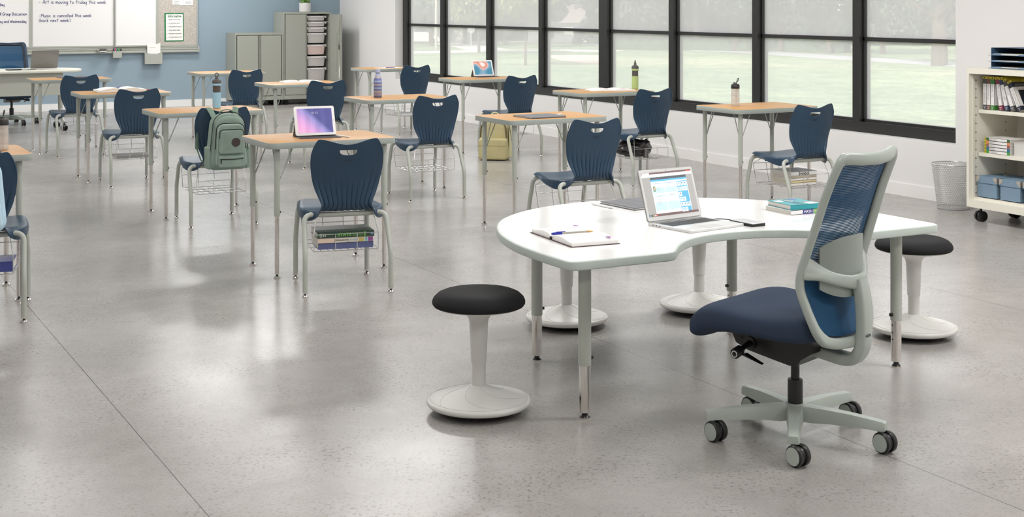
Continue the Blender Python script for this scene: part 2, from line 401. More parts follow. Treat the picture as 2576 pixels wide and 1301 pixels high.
def thicket(px, py, w_, h_, mtl, label, seed):
    p = ray(px, py); t = thing('shrub', label, 'shrub', (p.x, p.y, GZ), seed*11); rnd = random.Random(seed); bb = B()
    for i in range(5200):
        a = rnd.uniform(0, 6.28); u = rnd.random(); rr = w_*(1-.35*u)*(.8+.2*math.sin(a*5+seed)); z = h_*u*(.85+.15*math.sin(a*3)); c = Vector((rr*math.cos(a)*rnd.uniform(.82, 1.02), rr*math.sin(a)*rnd.uniform(.82, 1.02), z+.1))
        e = Euler((rnd.uniform(0, 6.28), rnd.uniform(0, 6.28), rnd.uniform(0, 6.28))).to_matrix(); h = .30*rnd.uniform(.5, 1)
        bb.add([c+e @ Vector(q) for q in ((-h, 0, 0), (0, -h*.6, 0), (h, 0, 0), (0, h*.6, 0))], [(0, 1, 2, 3)])
    bb.build('foliage', mtl, t, smooth=0); k2 = B(); k2.cyl((0, 0, 0), (0, 0, h_*.7), .12, .05, 8); k2.build('stem', bark, t)
def tree(px, py, hz, rad, zlo, mtl, label, n=5200, seed=1, trunk=.22, lean=0, name='tree', zhi=None):
    p = ray(px, py); t = thing(name, label, 'tree', (p.x, p.y, GZ), seed*37)
    key = (seed % 3, mtl.name, rad, zlo, n)
    if key not in CR: CR[key] = crown_mesh(seed, rad, zlo, zhi or hz, n, q=.34).mesh('crown', mtl, smooth=0)
    c = bpy.data.objects.new('crown', CR[key]); COL.objects.link(c); c.parent = t
    k2 = B(); k2.tube([(0, 0, 0), (.05, 0, hz*.3), (.1*lean, .1, hz*.7)], [trunk*1.25, trunk, trunk*.5], 8)
    for s_ in range(5):
        a = s_*1.3; k2.tube([(0, 0, zlo*.9+.2*s_), (rad*.3*math.cos(a), rad*.3*math.sin(a), zlo+1.2), (rad*.6*math.cos(a), rad*.6*math.sin(a), zlo+2.6)], [trunk*.5, trunk*.35, trunk*.15], 6)
    k2.build('trunk', bark, t)
tree(1322, 165, 8, 3.4, 2.75, leaf_y, 'young pale tree on the lawn with a thin straight trunk', seed=2, trunk=.09, n=4200)
tree(1205, 134, 9, 4.0, 2.7, leaf_y, 'yellowish thin tree beside the stop sign outside', seed=5, trunk=.11)
tree(1085, 116, 12, 6.5, 1.8, leaf_m, 'bushy green tree behind the tall pale pole', seed=3)
tree(1170, 112, 12, 6.0, 2.2, leaf_d, 'dark green tree behind the street sign', seed=7)
tree(1272, 113, 12, 3.6, 2.0, leaf_m, 'green tree behind the young lawn tree', seed=4)
tree(1508, 113, 9, 2.4, .6, leaf_d, 'dark conifer beside the white house', seed=8)
tree(1372, 118, 7, 2.2, 1.6, leaf_m, 'small tree in front of the white house', seed=6)
tree(1632, 125, 13, 4.4, 1.7, leaf_m, 'broad leafy tree behind the clipped hedge', seed=9, n=7000)
tree(1752, 127, 13, 6.4, 2.0, leaf_d, 'spreading tree with its trunk in the hedge gap', seed=12, n=7000)
tree(1848, 129, 13, 5.6, 2.3, leaf_d, 'tree over the right end of the hedge', seed=10, n=6000)
tree(1965, 131, 14, 7.0, 1.6, leaf_m, 'bright leafy tree in the sixth window bay', seed=15, n=7500)
tree(2085, 134, 14, 6.5, 2.2, leaf_d, 'dark shady tree right of the bright leafy one', seed=13, n=7000)
tree(2220, 136, 13, 5.8, 2.4, leaf_m, 'green tree past the road in the seventh bay', seed=11, n=6000)
tree(2363, 165, 13, 6.0, 3.1, leaf_m, 'thick trunked tree at the right end of the windows', seed=18, trunk=.5, n=6000)
tree(1420, 104, 14, 7.5, 2.5, leaf_m, 'tall tree rising behind the white house', seed=14, n=6000)
tree(1690, 118, 14, 7.0, 2.5, leaf_m, 'tall tree far behind the clipped hedge', seed=16, n=6000)
tree(1030, 108, 14, 7.0, 1.5, leaf_d, 'dark tree at the left end of the windows', seed=17, n=6000)
for i, px in enumerate(range(1000, 2600, 92)):
    thicket(px, 101 if px < 1500 else 112, 5.2, 5.5, (leaf_d, leaf_m, leaf_d)[i % 3], 'leafy thicket number %s along the far side of the park' % ('one two three four five six seven eight nine ten eleven twelve thirteen fourteen fifteen sixteen seventeen eighteen'.split()[i]), i+1)
b = B(); hp = [ray(x, y) for x, y in ((1545, 124), (1700, 126), (1905, 129), (2130, 133))]
for i in range(3):
    a, c = hp[i], hp[i+1]; d = (c-a).normalized(); n = Vector((-d.y, d.x))*1.0
    nn = 26
    b.grid(lambda u, v: (lambda q, h: (q.x+n.x*(-math.cos(v*math.pi))*(1+.15*math.sin(u*50+v*9)), q.y+n.y*(-math.cos(v*math.pi)), GZ+max(0, h)))(a+(c-a)*u, (1.0+.12*math.sin(u*37+i)+.1*math.sin(u*91))*min(1, math.sin(v*math.pi)*2.2)), nn*3, 10)
tag(b.build('hedge', mat('hedge_leaves', (84, 104, 76), .9, noise=.4, nscale=5, bump=1, bscale=8)), 'long dark clipped hedge along the far edge of the lawn', 'hedge')
# houses
def house(px, py, w_, d_, h_, rise, wm, rm, label, rz):
    p = ray(px, py); t = thing('house', label, 'house', (p.x, p.y, GZ), rz)
    q = B(); q.box((0, 0, h_/2), (w_, d_, h_)); q.build('wall', wm, t)
    q = B(); o_ = .5; q.add([(-w_/2-o_, -d_/2-o_, h_), (w_/2+o_, -d_/2-o_, h_), (w_/2+o_, d_/2+o_, h_), (-w_/2-o_, d_/2+o_, h_), (-w_*.3, 0, h_+rise), (w_*.3, 0, h_+rise)], [(3, 2, 1, 0), (0, 1, 5, 4), (1, 2, 5), (2, 3, 4, 5), (3, 0, 4)]); q.build('roof', rm, t, smooth=0)
    for sx in (-.3, 0, .3):
        q = B(); q.box((w_*sx, -d_/2-.03, h_*.5), (1.3, .08, 1.3)); q.build('window', mat('house_window', (90, 100, 108), .2), t)
house(1455, 106, 12, 8, 2.4, 2.2, mat('white_siding', (232, 232, 228), .8), mat('grey_shingles', (150, 140, 132), .9, noise=.15, nscale=3), 'white house with grey shingled roof across the street', -30)
house(1075, 103, 11, 8, 2.3, 1.8, mat('cream_siding', (220, 216, 205), .8), mat('grey_shingles', (150, 140, 132), .9), 'cream house half hidden at the left end of the view', -35)
p = ray(1097, 126); t = thing('utility_pole', 'tall pale utility pole standing on the lawn', 'pole', (p.x, p.y, GZ))
b = B(); b.cyl((0, 0, 0), (0, 0, 8), .14, .11, 10); b.build('shaft', mat('weathered_wood', (186, 180, 170), .9), t); b = B(); b.box((0, 0, 7.4), (1.8, .1, .12)); b.build('crossarm', bark, t)
p = ray(1185, 121); t = thing('stop_sign', 'octagonal street sign seen from behind on a grey post', 'sign', (p.x, p.y, GZ), -30)
b = B(); b.cyl((0, 0, 0), (0, 0, 2.2), .035, seg=8); b.build('post', alu, t); b = B(); b.rings([[(.42*math.cos(R(22.5+45*k)), y_, 1.95+.42*math.sin(R(22.5+45*k))) for k in range(8)] for y_ in (-.02, .0)]); b.build('sign_plate', mat('sign_back', (170, 172, 172), .5, .3), t)
p = ray(1143, 111); t = thing('mailbox', 'small kerbside mailbox on a post', 'mailbox', (p.x, p.y, GZ), 10)
b = B(); b.cyl((0, 0, 0), (0, 0, .8), .06, seg=8); b.build('post', bark, t); b = B(); b.rings([[(x_, .18*math.cos(R(a)) if a else .18, .8+.22*math.sin(R(a))) for a in (0, 30, 60, 90, 120, 150, 180)] for x_ in (-.28, .28)]); b.build('box', mat('mailbox_grey', (150, 154, 158), .5), t)
p = ray(1060, 110); t = thing('parked_car', 'pale car parked on the far street', 'car', (p.x, p.y, GZ), -28)
b = B(); carp = [(-2.1, .3), (-2.1, .75), (-1.5, .85), (-.9, 1.35), (.7, 1.38), (1.3, .9), (2.1, .75), (2.15, .3)]
b.rings([[(x_, y_, z_) for x_, z_ in carp] for y_ in (-.85, .85)]); b.build('body', mat('car_white', (226, 226, 228), .3), t)
for sx in (-1.3, 1.35):
    for sy in (-.86, .72):
        b = B(); b.cyl((sx, sy, .33), (sx, sy+.15, .33), .33); b.build('wheel', rubber, t)

# ---------------------------------------------------------------- student chair
def chair_shell():
    tab = [  # v, y, z, halfwidth, skirt, outward normal (y,z)
        (0, .232, .438, .150, .006), (.03, .236, .447, .172, .008), (.07, .225, .455, .190, .012), (.13, .185, .459, .205, .016),
        (.22, .10, .455, .219, .024), (.31, .01, .449, .226, .038), (.38, -.06, .446, .224, .050), (.43, -.11, .444, .212, .058),
        (.47, -.150, .439, .188, .052), (.50, -.178, .444, .162, .038), (.53, -.196, .458, .146, .024), (.56, -.205, .476, .1365, .014),
        (.60, -.208, .500, .145, .008), (.65, -.212, .535, .161, .004), (.70, -.218, .575, .176, 0), (.76, -.228, .622, .187, 0),
        (.82, -.240, .672, .1945, 0), (.87, -.250, .712, .1965, 0), (.92, -.260, .750, .196, 0), (.96, -.268, .782, .193, 0), (1.0, -.275, .81, .188, 0)]
    P = smooth_curve([(t[1], t[2], t[3]) for t in tab], 4); K = smooth_curve([(t[0], t[4], 0) for t in tab], 4)
    nv = len(P)-1; nu = 96
    def fn(u, v):
        i = round(v*nv); y, z, hw = P[i]; vv, sk = K[i][0], K[i][1]
        a = P[max(i-1, 0)]; c = P[min(i+1, nv)]; ty, tz = c[0]-a[0], c[1]-a[1]; L = math.hypot(ty, tz) or 1
        ny, nz = -tz/L, ty/L           # outward: down for the seat, backward for the back
        if nz > 0 and vv < .4: ny, nz = -ny, -nz
        s = 2*u-1; e = abs(s)
        kk = min(1, sk/.045); xf = e+(min(1, e/.87)-e)*kk; off = sk*(kk*max(0, (e-.85)/.15)**1.15+(1-kk)*sstep(.8, 1, e))
        seat = 1-sstep(.3, .5, vv); back = sstep(.55, .75, vv)
        off += .010*seat*(1-e*e) - .030*back*e*e
        rib = sstep(.845, .66, vv)*sstep(.42, .52, vv)*(1-sstep(.93, .99, e))
        off += rib*.0055*(abs(math.sin(math.pi*6*s)) ** .6-.4)
        x = math.copysign(xf, s)*hw
        yy, zz = y+ny*off, z+nz*off
        t = sstep(.84, 1.0, vv)
        if t > 0:
            zt = .803+.025*math.sin(min(e/.80, 1)*math.pi/2)**2
            if e > .80: zt -= .060*((e-.80)/.2)**2
            zz += t*(zt-.81)
        return (x, yy, zz)
    bb = B(); bb.grid(fn, nu, nv)
    o = bb.build('seat_shell', navy, smooth=60)
    md = o.modifiers.new('s', 'SOLIDIFY'); md.thickness = .006; md.offset = 0
    c = B(); k = [(x, z) for x, z in [(-.047+.0*i, .772) for i in (0,)]]
    out = [(-.044, .7735), (.044, .7735)]+[(.047-.0*i, .771) for i in (0,)]+[(.046*math.cos(R(a)), .766-.021*math.sin(R(a))**.8) for a in range(5, 90, 14)]+[(0, .7445)]+[(-.046*math.cos(R(a)), .766-.021*math.sin(R(a))**.8) for a in range(85, 4, -14)]+[(-.047, .771)]
    c.rings([[(x, -.4, z) for x, z in out], [(x, -.15, z) for x, z in out]]); cut = c.build('cut', navy)
    md = o.modifiers.new('b', 'BOOLEAN'); md.operation = 'DIFFERENCE'; md.object = cut; md.solver = 'EXACT'
    bake(o); bpy.data.objects.remove(cut)
    me = o.data; me.polygons.foreach_set('use_smooth', [True]*len(me.polygons)); me.set_sharp_from_angle(angle=R(60))
    return o
def glide(parent, x, y, r=.0165):
    g = B(); g.lathe([(r*.96, 0), (r, .003), (r, .008), (r*.75, .013)], 20, (x, y)); g.lathe([(.006, .012), (.006, .024)], 10, (x, y), m=1); g.lathe([(.0145, .022), (.0145, .032)], 16, (x, y))
    g.build('glide', [chrome, blackp], parent)
def make_chair():
    t = thing('student_chair', 'navy', 'chair')
    sh = chair_shell(); sh.parent = t
    text('HON', .017, navy_dark, sh, (-.021, -.2585, .711), (R(78), 0, 0))
    r = .0138
    zr, yr = .418, -.158; zf, yf = .420, .185
    b = B(); b.tube([(-.13, yr, zr), (0, yr, zr), (.13, yr, zr)], r, 12); b.tube([(-.12, yf, zf), (.12, yf, zf)], r*.95, 12)
    for s in (-1, 1):
        b.rings([[(s*.150+dx, yf-.0, zf+.012), (s*.150+dx, .08, .436), (s*.150+dx, -.04, .424), (s*.150+dx, yr, zr+.010), (s*.150+dx, yr, zr-.010), (s*.150+dx, -.04, .396), (s*.150+dx, .08, .404), (s*.150+dx, yf, zf-.016)] for dx in (-.002, .002)])
        b.cyl((s*.14, .12, .392), (s*.14, .12, .42), .010, seg=10, m=1)
    b.build('seat_frame', [grey_tube, blackp], t)
    for s in (-1, 1):
        g = B(); g.tube(fillet([(s*.231, -.262, .03), (s*.231, -.262, .215), (s*.222, -.165, .425), (s*.12, yr, zr)], [0, .035, .07, 0]), r, 12)
        lg = g.build('leg', grey_tube, t); glide(lg, s*.231, -.262)
        g = B(); g.tube(fillet([(s*.204, .262, .03), (s*.204, .262, .235), (s*.196, .215, .425), (s*.11, yf, zf)], [0, .035, .07, 0]), r, 12)
        lg = g.build('leg', grey_tube, t); glide(lg, s*.204, .262)
    # wire book basket
    W = B(); q = .0022; xb = .175; zb = .228
    for s in (-1, 1):
        W.tube(fillet([(s*.155, yr-.005, .415), (s*xb, -.20, .318), (s*xb, -.20, zb), (s*xb, .19, zb), (s*xb*1.02, .225, .37), (s*.15, .16, .41)], .008, 3), q, 6)
    for y, z in ((-.202, .318), (-.20, zb), (.212, .318), (.224, .368), (.19, zb), (.06, zb), (-.07, zb)): W.tube([(-xb, y, z), (xb, y, z)], q, 6)
    for x in (-xb/3, xb/3):
        W.tube([(x, -.204, .318), (x, -.204, zb-.004), (x, .19, zb-.004), (x, .226, .37)], q, 6)
    for x in (-.13, -.09, -.02, .02, .09, .13): W.tube([(x, -.20, zb-.003), (x, .19, zb-.003)], q*.7, 5)
    W.build('book_basket', wire, t)
    return t
CHAIR = make_chair()
# ---------------------------------------------------------------- student desk
DW, DD, DH = .784, .558, .77
def make_desk():
    t = thing('student_desk', 'desk', 'desk')
    b = B(); b.prism(rrect(DW, DD, .055, 8), DH-.034, DH, .0015, 0, 1, nb=2)
    b.build('desktop', [edge_grey, maple], t, smooth=30)
    for sx in (-1, 1):
        for sy in (-1, 1):
            x, y = sx*.327, sy*.222
            g = B(); g.lathe([(.0168, DH-.03), (.0168, .352), (.0150, .352)], 20, (x, y), cap=(0, 1)); lg = g.build('leg', grey_tube, t)
            g = B(); g.lathe([(.0125, .36), (.0125, .024)], 18, (x, y), cap=(0, 0))
            for k in range(9): g.box((x+.0120, y, .10+k*.029), (.0015, .005, .005), 1)
            g.cyl((x+.016, y, .375), (x+.022, y, .375), .006, seg=10, m=1)
            g.build('lower_leg', [chrome, blackp], lg)
            g = B(); g.lathe([(.0205, 0), (.0210, .003), (.0205, .009), (.015, .014)], 22, (x, y)); g.lathe([(.007, .013), (.007, .026)], 10, (x, y), m=1); g.build('glide', [chrome, blackp], lg)
            g = B(); c = (x-sx*.018, y-sy*.012, .553)
            g.tube(fillet([(x-sx*.095, y-sy*.004, DH-.031), (x-sx*.022, y-sy*.004, .566), (x-sx*.010, y-sy*.016, .548), (x-sx*.004, y-sy*.022, .566), (x-sx*.004, y-sy*.09, DH-.031)], .018, 4), .0038, 8)
            g.build('brace', grey_tube, t)
    return t
DESK = make_desk()
desks = dict(a=(2.79, 15.05), b=(2.77, 12.51), c=(2.84, 10.13), d=(2.86, 7.733), e=(.828, 7.81), f=(4.655, 15.61), g=(4.66, 13.12), h=(4.667, 10.70),
             i=(4.763, 8.43), j=(6.69, 15.65), k=(6.66, 13.06), l=(6.647, 10.61), m=(6.695, 8.47))
chairs = dict(a=(2.776, 14.71, 5), b=(2.769, 12.12, 1), c=(2.80, 9.69, -1), d=(2.774, 7.16, -11), e=(.935, 7.361, -14), f=(4.64, 15.08, 2), g=(4.67, 12.61, -1),
              h=(4.662, 10.15, -1.5), i=(4.58, 7.64, -1), j=(6.72, 15.15, 4), k=(6.70, 12.52, 3), l=(6.65, 10.05, 1), m=(6.63, 7.98, 0))
dl = dict(a='with the closed grey tablet in front of the teacher desk', b='with the thick open notebook', c='with the light blue bottle', d='with the purple screened tablet',
          e='with the clear bottle at the left picture edge', f='with a bare top before the low grey cabinet', g='with an open book before the tall grey cabinet', h='with the striped bottle',
          i='with the closed tablet behind the white table', j='with loose paper in the far window corner', k='with the tablet stood up by the window', l='with the open magazine and green bottle', m='with the clear bottle beside the windows')
cl = dict(a='at the desk before the teacher desk', b='at the desk holding the thick open notebook', c='with a green backpack hung on it', d='with stacked textbooks in its basket',
          e='cut by the left edge with a pale blue bag', f='before the low grey cabinet', g='before the tall grey cabinet', h='at the desk with the striped bottle', i='behind the white table, its basket empty',
          j='in the far corner by the window', k='behind the yellow backpack', l='with a black bag in its basket', m='with white books in its basket')
for k, (x, y) in desks.items(): place(DESK, used, 'maple topped school desk '+dl[k], (x, y, 0), 0, 'school desks in rows')
for k, (x, y, rz) in chairs.items(): place(CHAIR, used, 'navy plastic school chair '+cl[k], (x, y, 0), rz, 'navy school chairs')
def on_desk(k, dx, dy): return (desks[k][0]+dx, desks[k][1]+dy, DH)
def in_chair(k, dx, dy, z):
    x, y, rz = chairs[k]; c, s = math.cos(R(rz)), math.sin(R(rz)); return (x+dx*c-dy*s, y+dx*s+dy*c, z)

# ---------------------------------------------------------------- kidney table
KX, KY, KZ = 3.469, 4.311, .615
half_outer = [(.862, -.012), (.895, -.004), (.913, .02), (.9165, .10), (.9165, .22), (.910, .36), (.890, .50), (.838, .69), (.755, .87), (.646, 1.02), (.50, 1.145), (.34, 1.23), (.17, 1.278), (0, 1.293)]
half_inner = [(0, .256), (.12, .242), (.23, .200), (.31, .145), (.375, .082), (.42, .030), (.448, .002), (.48, -.011), (.53, -.0135)]
outer = smooth_curve([(-x, y, 0) for x, y in half_outer[:-1]]+[(x, y, 0) for x, y in reversed(half_outer)], 4)
inner = smooth_curve([(x, y, 0) for x, y in reversed(half_inner)]+[(-x, y, 0) for x, y in half_inner[1:]], 4)
kout = [(p[0], p[1]) for p in outer]+[(p[0], p[1]) for p in inner]
T = thing('kidney_table', 'large white kidney shaped activity table with grey edge and four chrome tipped legs', 'table', (KX, KY, 0))
b = B(); b.prism(kout, KZ-.033, KZ-.0, .0045, 0, nb=3); b.build('edge_band', mat('kidney_edge_band', (190, 200, 193), .4), T, smooth=50)
bb = B(); A = sum(kout[i][0]*kout[(i+1) % len(kout)][1]-kout[(i+1) % len(kout)][0]*kout[i][1] for i in range(len(kout)))
ko = kout if A > 0 else kout[::-1]
bb.prism(inset(ko, .008), KZ-.010, KZ+.0006); bb.build('tabletop', whitelam, T, smooth=30)
for x, y in ((-.779, .114), (.777, .114), (-.526, .93), (.532, .937)):
    g = B(); g.lathe([(.0245, KZ-.033), (.0245, .200), (.0225, .200)], 28, (x, y), cap=(0, 1)); lg = g.build('leg', grey_tube, T)
    g = B(); g.lathe([(.0220, .21), (.0220, .026), (.018, .026)], 28, (x, y), cap=(0, 1)); sx = 1 if x < 0 else -1
    g.cyl((x+sx*.022, y, .226), (x+sx*.034, y, .226), .0075, seg=12, m=1)
    for k in range(3): g.box((x+sx*.0215, y, .18-.03*k), (.002, .006, .006), 1)
    g.build('lower_leg', [chrome, blackp], lg)
    g = B(); g.lathe([(.0225, 0), (.0230, .003), (.0225, .006)], 24, (x, y)); g.lathe([(.020, .006), (.011, .016), (.011, .028)], 20, (x, y), m=1); g.build('glide', [chrome, blackp], lg)

# ---------------------------------------------------------------- wobble stools
def make_stool():
    t = thing('wobble_stool', 'stool', 'stool')
    b = B(); b.lathe([(.02, 0), (.06, .001), (.13, .008), (.175, .021), (.186, .028), (.186, .030)], 48); b.build('rocker_pad', rubber, t)
    b = B(); b.lathe([(.180, .026), (.192, .028), (.1975, .034), (.1985, .043), (.195, .049), (.186, .052), (.15, .058), (.11, .068), (.07, .082), (.045, .094), (.031, .100), (.028, .101)], 64)
    pb = b.build('base', whitep, t, smooth=50)
    seam = mat('seam_line', (198, 196, 190), .6)
    prof = [(.031, .100), (.045, .094), (.07, .082), (.11, .068), (.15, .058), (.186, .052)]
    s = B()
    for k in range(5):
        pts = []
        for j in range(19):
            u = j/18; r_ = .032+(.188-.032)*u; z = interp([(p[0], p[1]) for p in prof], r_)[0]; a = 2*math.pi*k/5+1.5*u**1.2+.5
            pts.append((r_*math.cos(a), r_*math.sin(a), z+.0002))
        s.tube(pts, .0008, 5)
    s.tube([(.186*math.cos(2*math.pi*k/64), .186*math.sin(2*math.pi*k/64), .0523) for k in range(64)], .0008, 5, closed=True)
    s.build('seam', seam, pb)
    b = B(); b.lathe([(.0262, .09), (.0262, .215)], 28); b.build('post', whitep, t)
    b = B(); b.lathe([(.0285, .19), (.0290, .188), (.0295, .192), (.0355, .335), (.038, .352), (.046, .366), (.075, .380), (.125, .390), (.160, .398), (.168, .404), (.168, .408)], 48); b.build('seat_support', whitep, t, smooth=50)
    b = B(); b.lathe([(.160, .402), (.172, .404), (.1775, .412), (.1775, .422), (.172, .434), (.158, .447), (.140, .455), (.10, .457), (.05, .457), (.01, .457)], 64); b.build('seat_cushion', mat('black_vinyl', (38, 38, 39), .75, spec=.12), t, smooth=50)
    return t
ST = make_stool()
for x, y, l, rz in ((2.385, 4.70, 'standing clear at the left end of the white table', 10), (3.40, 5.76, 'behind the left legs of the white table', 40), (4.14, 5.70, 'half hidden behind the office chair seat', 60), (4.725, 4.81, 'beside the right end of the white table', 95)):
    place(ST, used, 'white wobble stool with black cushion '+l, (x, y, 0), rz, 'wobble stools round the kidney table')

# ---------------------------------------------------------------- office chairs
m, nt, b_ = nodes('blue_mesh_fabric'); mesh_fab = m
b_.inputs['Base Color'].default_value = rgb(6, 70, 108); b_.inputs['Roughness'].default_value = .7
tc = N(nt, 'ShaderNodeTexCoord'); sp = N(nt, 'ShaderNodeSeparateXYZ'); nt.links.new(tc.outputs['Object'], sp.inputs[0])
def sine(src, k):
    a = N(nt, 'ShaderNodeMath', operation='MULTIPLY'); nt.links.new(src, a.inputs[0]); a.inputs[1].default_value = k
    c = N(nt, 'ShaderNodeMath', operation='SINE'); nt.links.new(a.outputs[0], c.inputs[0]); return c.outputs[0]
ml = N(nt, 'ShaderNodeMath', operation='MINIMUM'); nt.links.new(sine(sp.outputs[0], 1500), ml.inputs[0]); nt.links.new(sine(sp.outputs[2], 1050), ml.inputs[1])
wv = N(nt, 'ShaderNodeMath', operation='MULTIPLY'); wv.inputs[1].default_value = 1.0; nt.links.new(ramp(nt, sp.outputs[2], [(.0, (1.2, 1.2, 1.2)), (.62, (1.2, 1.2, 1.2)), (.66, (.80, .80, .80)), (.70, (.42, .42, .42)), (.80, (.42, .42, .42)), (.81, (.82, .82, .82)), (.90, (.86, .86, .86)), (.91, (.70, .70, .70)), (1, (.74, .74, .74))]), wv.inputs[0])
gt = N(nt, 'ShaderNodeMath', operation='LESS_THAN'); nt.links.new(ml.outputs[0], gt.inputs[0]); nt.links.new(wv.outputs[0], gt.inputs[1])
nt.links.new(gt.outputs[0], b_.inputs['Alpha'])
sage = mat('sage_plastic', (170, 178, 170), .31, spec=.55)
seat_fab = mat('slate_blue_upholstery', (56, 67, 85), .9, spec=.15, bump=.3, bscale=700)
def office_chair(label, frame, fabric, loc, rz, arms0=137, logo=True, mark='white'):
    t = thing('office_chair', label, 'chair', loc, rz)
    b = B(); b.lathe([(.030, .055), (.036, .062), (.040, .100), (.036, .120), (.028, .124)], 28)
    def arm(a):
        rs = []; c, s_ = math.cos(R(a)), math.sin(R(a))
        for rr, wd, zt, zb in ((.015, .030, .121, .072), (.06, .029, .120, .066), (.12, .025, .1185, .071), (.20, .022, .115, .074), (.28, .0205, .108, .074), (.318, .020, .104, .072), (.326, .017, .100, .074)):
            h = []
            for x, z in ((-1, -1), (-1, .4), (-.78, 1), (.78, 1), (1, .4), (1, -1)):
                X = x*wd; Z = (zt+zb)/2+z*(zt-zb)/2; h.append((rr*c-X*s_, rr*s_+X*c, Z))
            rs.append(h)
        b.rings(rs)
    for k in range(5): arm(arms0+72*k)
    base = b.build('star_base', sage, t, smooth=50)
    for k in range(5):
        a = R(arms0+72*k); cx_, cy_ = .305*math.cos(a), .305*math.sin(a); sw = R(186-rz)
        g = B(); g.cyl((0, 0, .05), (0, 0, .086), .0085, seg=12)
        g.cyl((-.006, +.022, .0365), (.006, +.022, .0365), .030, seg=28)
        for s_ in (-1, 1):
            x0, x1 = sorted((s_*.007, s_*.026)); g.tube([(x0, +.022, .0365), (x0+.004, +.022, .0365), (x1-.004, +.022, .0365), (x1, +.022, .0365)], [.034, .0365, .0365, .033], 32)
        g.xf(Matrix.Translation((cx_, cy_, 0)) @ Matrix.Rotation(sw, 4, 'Z')); cs = g.build('caster', blackp, t)
        for s_ in (-1, 1):
            g = B(); g.cyl((s_*.0255, +.022, .0365), (s_*.0272, +.022, .0365), .0305, seg=32)
            g.xf(Matrix.Translation((cx_, cy_, 0)) @ Matrix.Rotation(sw, 4, 'Z')); g.build('wheel_cap', sage, cs)
    b = B(); b.lathe([(.027, .118), (.027, .205), (.0255, .209), (.0155, .209), (.0155, .29)], 28); b.build('gas_column', blackp, t)
    # control box
    b = B(); pr = [(.20, .392), (.205, .352), (.190, .322), (.14, .302), (.04, .285), (-.03, .274), (-.06, .278), (-.075, .30), (-.12, .330), (-.12, .392)]
    b.rings([[(x, y, z+(.0 if abs(x) < .08 else .004)) for y, z in pr] for x in (-.092, -.086, .086, .092)])
    for y, z in ((.17, .366), (.165, .345), (-.03, .36)): b.cyl((-.0925, y, z), (-.0935, y, z), .006, seg=12, m=1)
    b.build('tilt_mechanism', [blackp, rubber], t, smooth=30)
    b = B(); k0 = b.mark(); b.cyl((-.088, .045, .350), (-.098, .045, .350), .024, seg=24); b.cyl((-.095, .045, .350), (-.175, .040, .338), .011, .009, seg=14); b.tube([(-.165, .040, .3395), (-.168, .040, .339), (-.205, .037, .334), (-.208, .037, .3335)], [.014, .0185, .0185, .0165], 24)
    b.rings([[(-.150, .02+.02*k, .330-.004*k), (-.175, .018+.02*k, .328-.006*k), (-.160, -.045, .300), (-.145, -.045, .302)] for k in (0, .5)]); b.xf(Matrix.Translation((0, .085, -.018)))
    kn = b.build('adjustment_lever', blackp, t)
    g = B(); g.tube([(-.2095, .037+.0105*math.cos(2*math.pi*k/24), .3335+.0105*math.sin(2*math.pi*k/24)) for k in range(24)], .0014, 6, closed=True); g.xf(Matrix.Translation((0, .085, -.018))); g.build('knob_ring', mat('mark_white', (235, 235, 235), .5), kn)
    # seat
    rows = [(-.170, .452, .408, .12), (-.166, .466, .395, .155), (-.150, .476, .384, .188), (-.115, .481, .378, .214), (-.06, .480, .378, .236), (0, .479, .382, .249), (.08, .483, .385, .255), (.15, .490, .382, .255), (.20, .489, .374, .252), (.245, .478, .364, .246), (.275, .460, .347, .240), (.297, .436, .350, .230), (.306, .402, .368, .215)]
    rows = [tuple(p)+(q[0],) for p, q in zip(smooth_curve([r_[:3] for r_ in rows], 3), smooth_curve([(r_[3], 0, 0) for r_ in rows], 3))]
    def ring(y, zt, zb, hw):
        o_ = []; h = (zt-zb)/2; zc = (zt+zb)/2
        for k in range(40):
            a = 2*math.pi*k/40; ca, sa = math.cos(a), math.sin(a)
            x = hw*math.copysign(abs(ca)**.42, ca); z = zc+h*math.copysign(abs(sa)**.55, sa)
            if sa > 0: z -= .010*(1-min(1, abs(x)/hw)**2)*min(1, sa*2)*(1 if y < .15 else .5)
            o_.append((x, y, z))
        return o_
    b = B(); b.rings([ring(*r_) for r_ in rows]); b.build('seat_cushion', fabric, t, smooth=70)
    # back frame
    side = [(-.182, -.190, .434), (-.197, -.178, .472), (-.207, -.162, .52), (-.213, -.143, .58), (-.213, -.145, .635), (-.209, -.165, .70), (-.204, -.195, .79), (-.199, -.235, .91), (-.193, -.272, 1.00)]
    topb = [(-.185, -.282, 1.022), (-.165, -.290, 1.031), (-.09, -.312, 1.026), (0, -.320, 1.022)]
    bot = [(0, -.240, .385), (-.06, -.232, .386), (-.115, -.217, .390), (-.155, -.202, .404)]
    half = smooth_curve(bot+side+topb, 4)
    loop = half+[Vector((-p.x, p.y, p.z)) for p in reversed(half[1:-1])]
    def band(path, wd, th, closed=True, seg=12, mids=None):
        bb = B(); P = [Vector(p) for p in path]; n = len(P); rs = []
        for i in range(n):
            tg = (P[(i+1) % n]-P[i-1]) if closed else (P[min(i+1, n-1)]-P[max(i-1, 0)])
            tg.normalize(); bk = Vector((.35*P[i].x/.2*-1, -1, 0)) if mids is None else Vector(mids)
            bk = (bk-tg*bk.dot(tg)).normalized(); sd = tg.cross(bk)
            W_ = wd(P[i], i/n) if callable(wd) else wd
            rs.append([P[i]+sd*W_*math.copysign(abs(math.cos(a))**.7, math.cos(a))+bk*th*math.copysign(abs(math.sin(a))**.7, math.sin(a)) for a in (2*math.pi*k/seg for k in range(seg))])
        bb.rings(rs, closed=closed); return bb
    bf = band(loop, lambda p, u: .0215 if p.z > .40 else .019, .0145, seg=16)
    k = bf.mark()
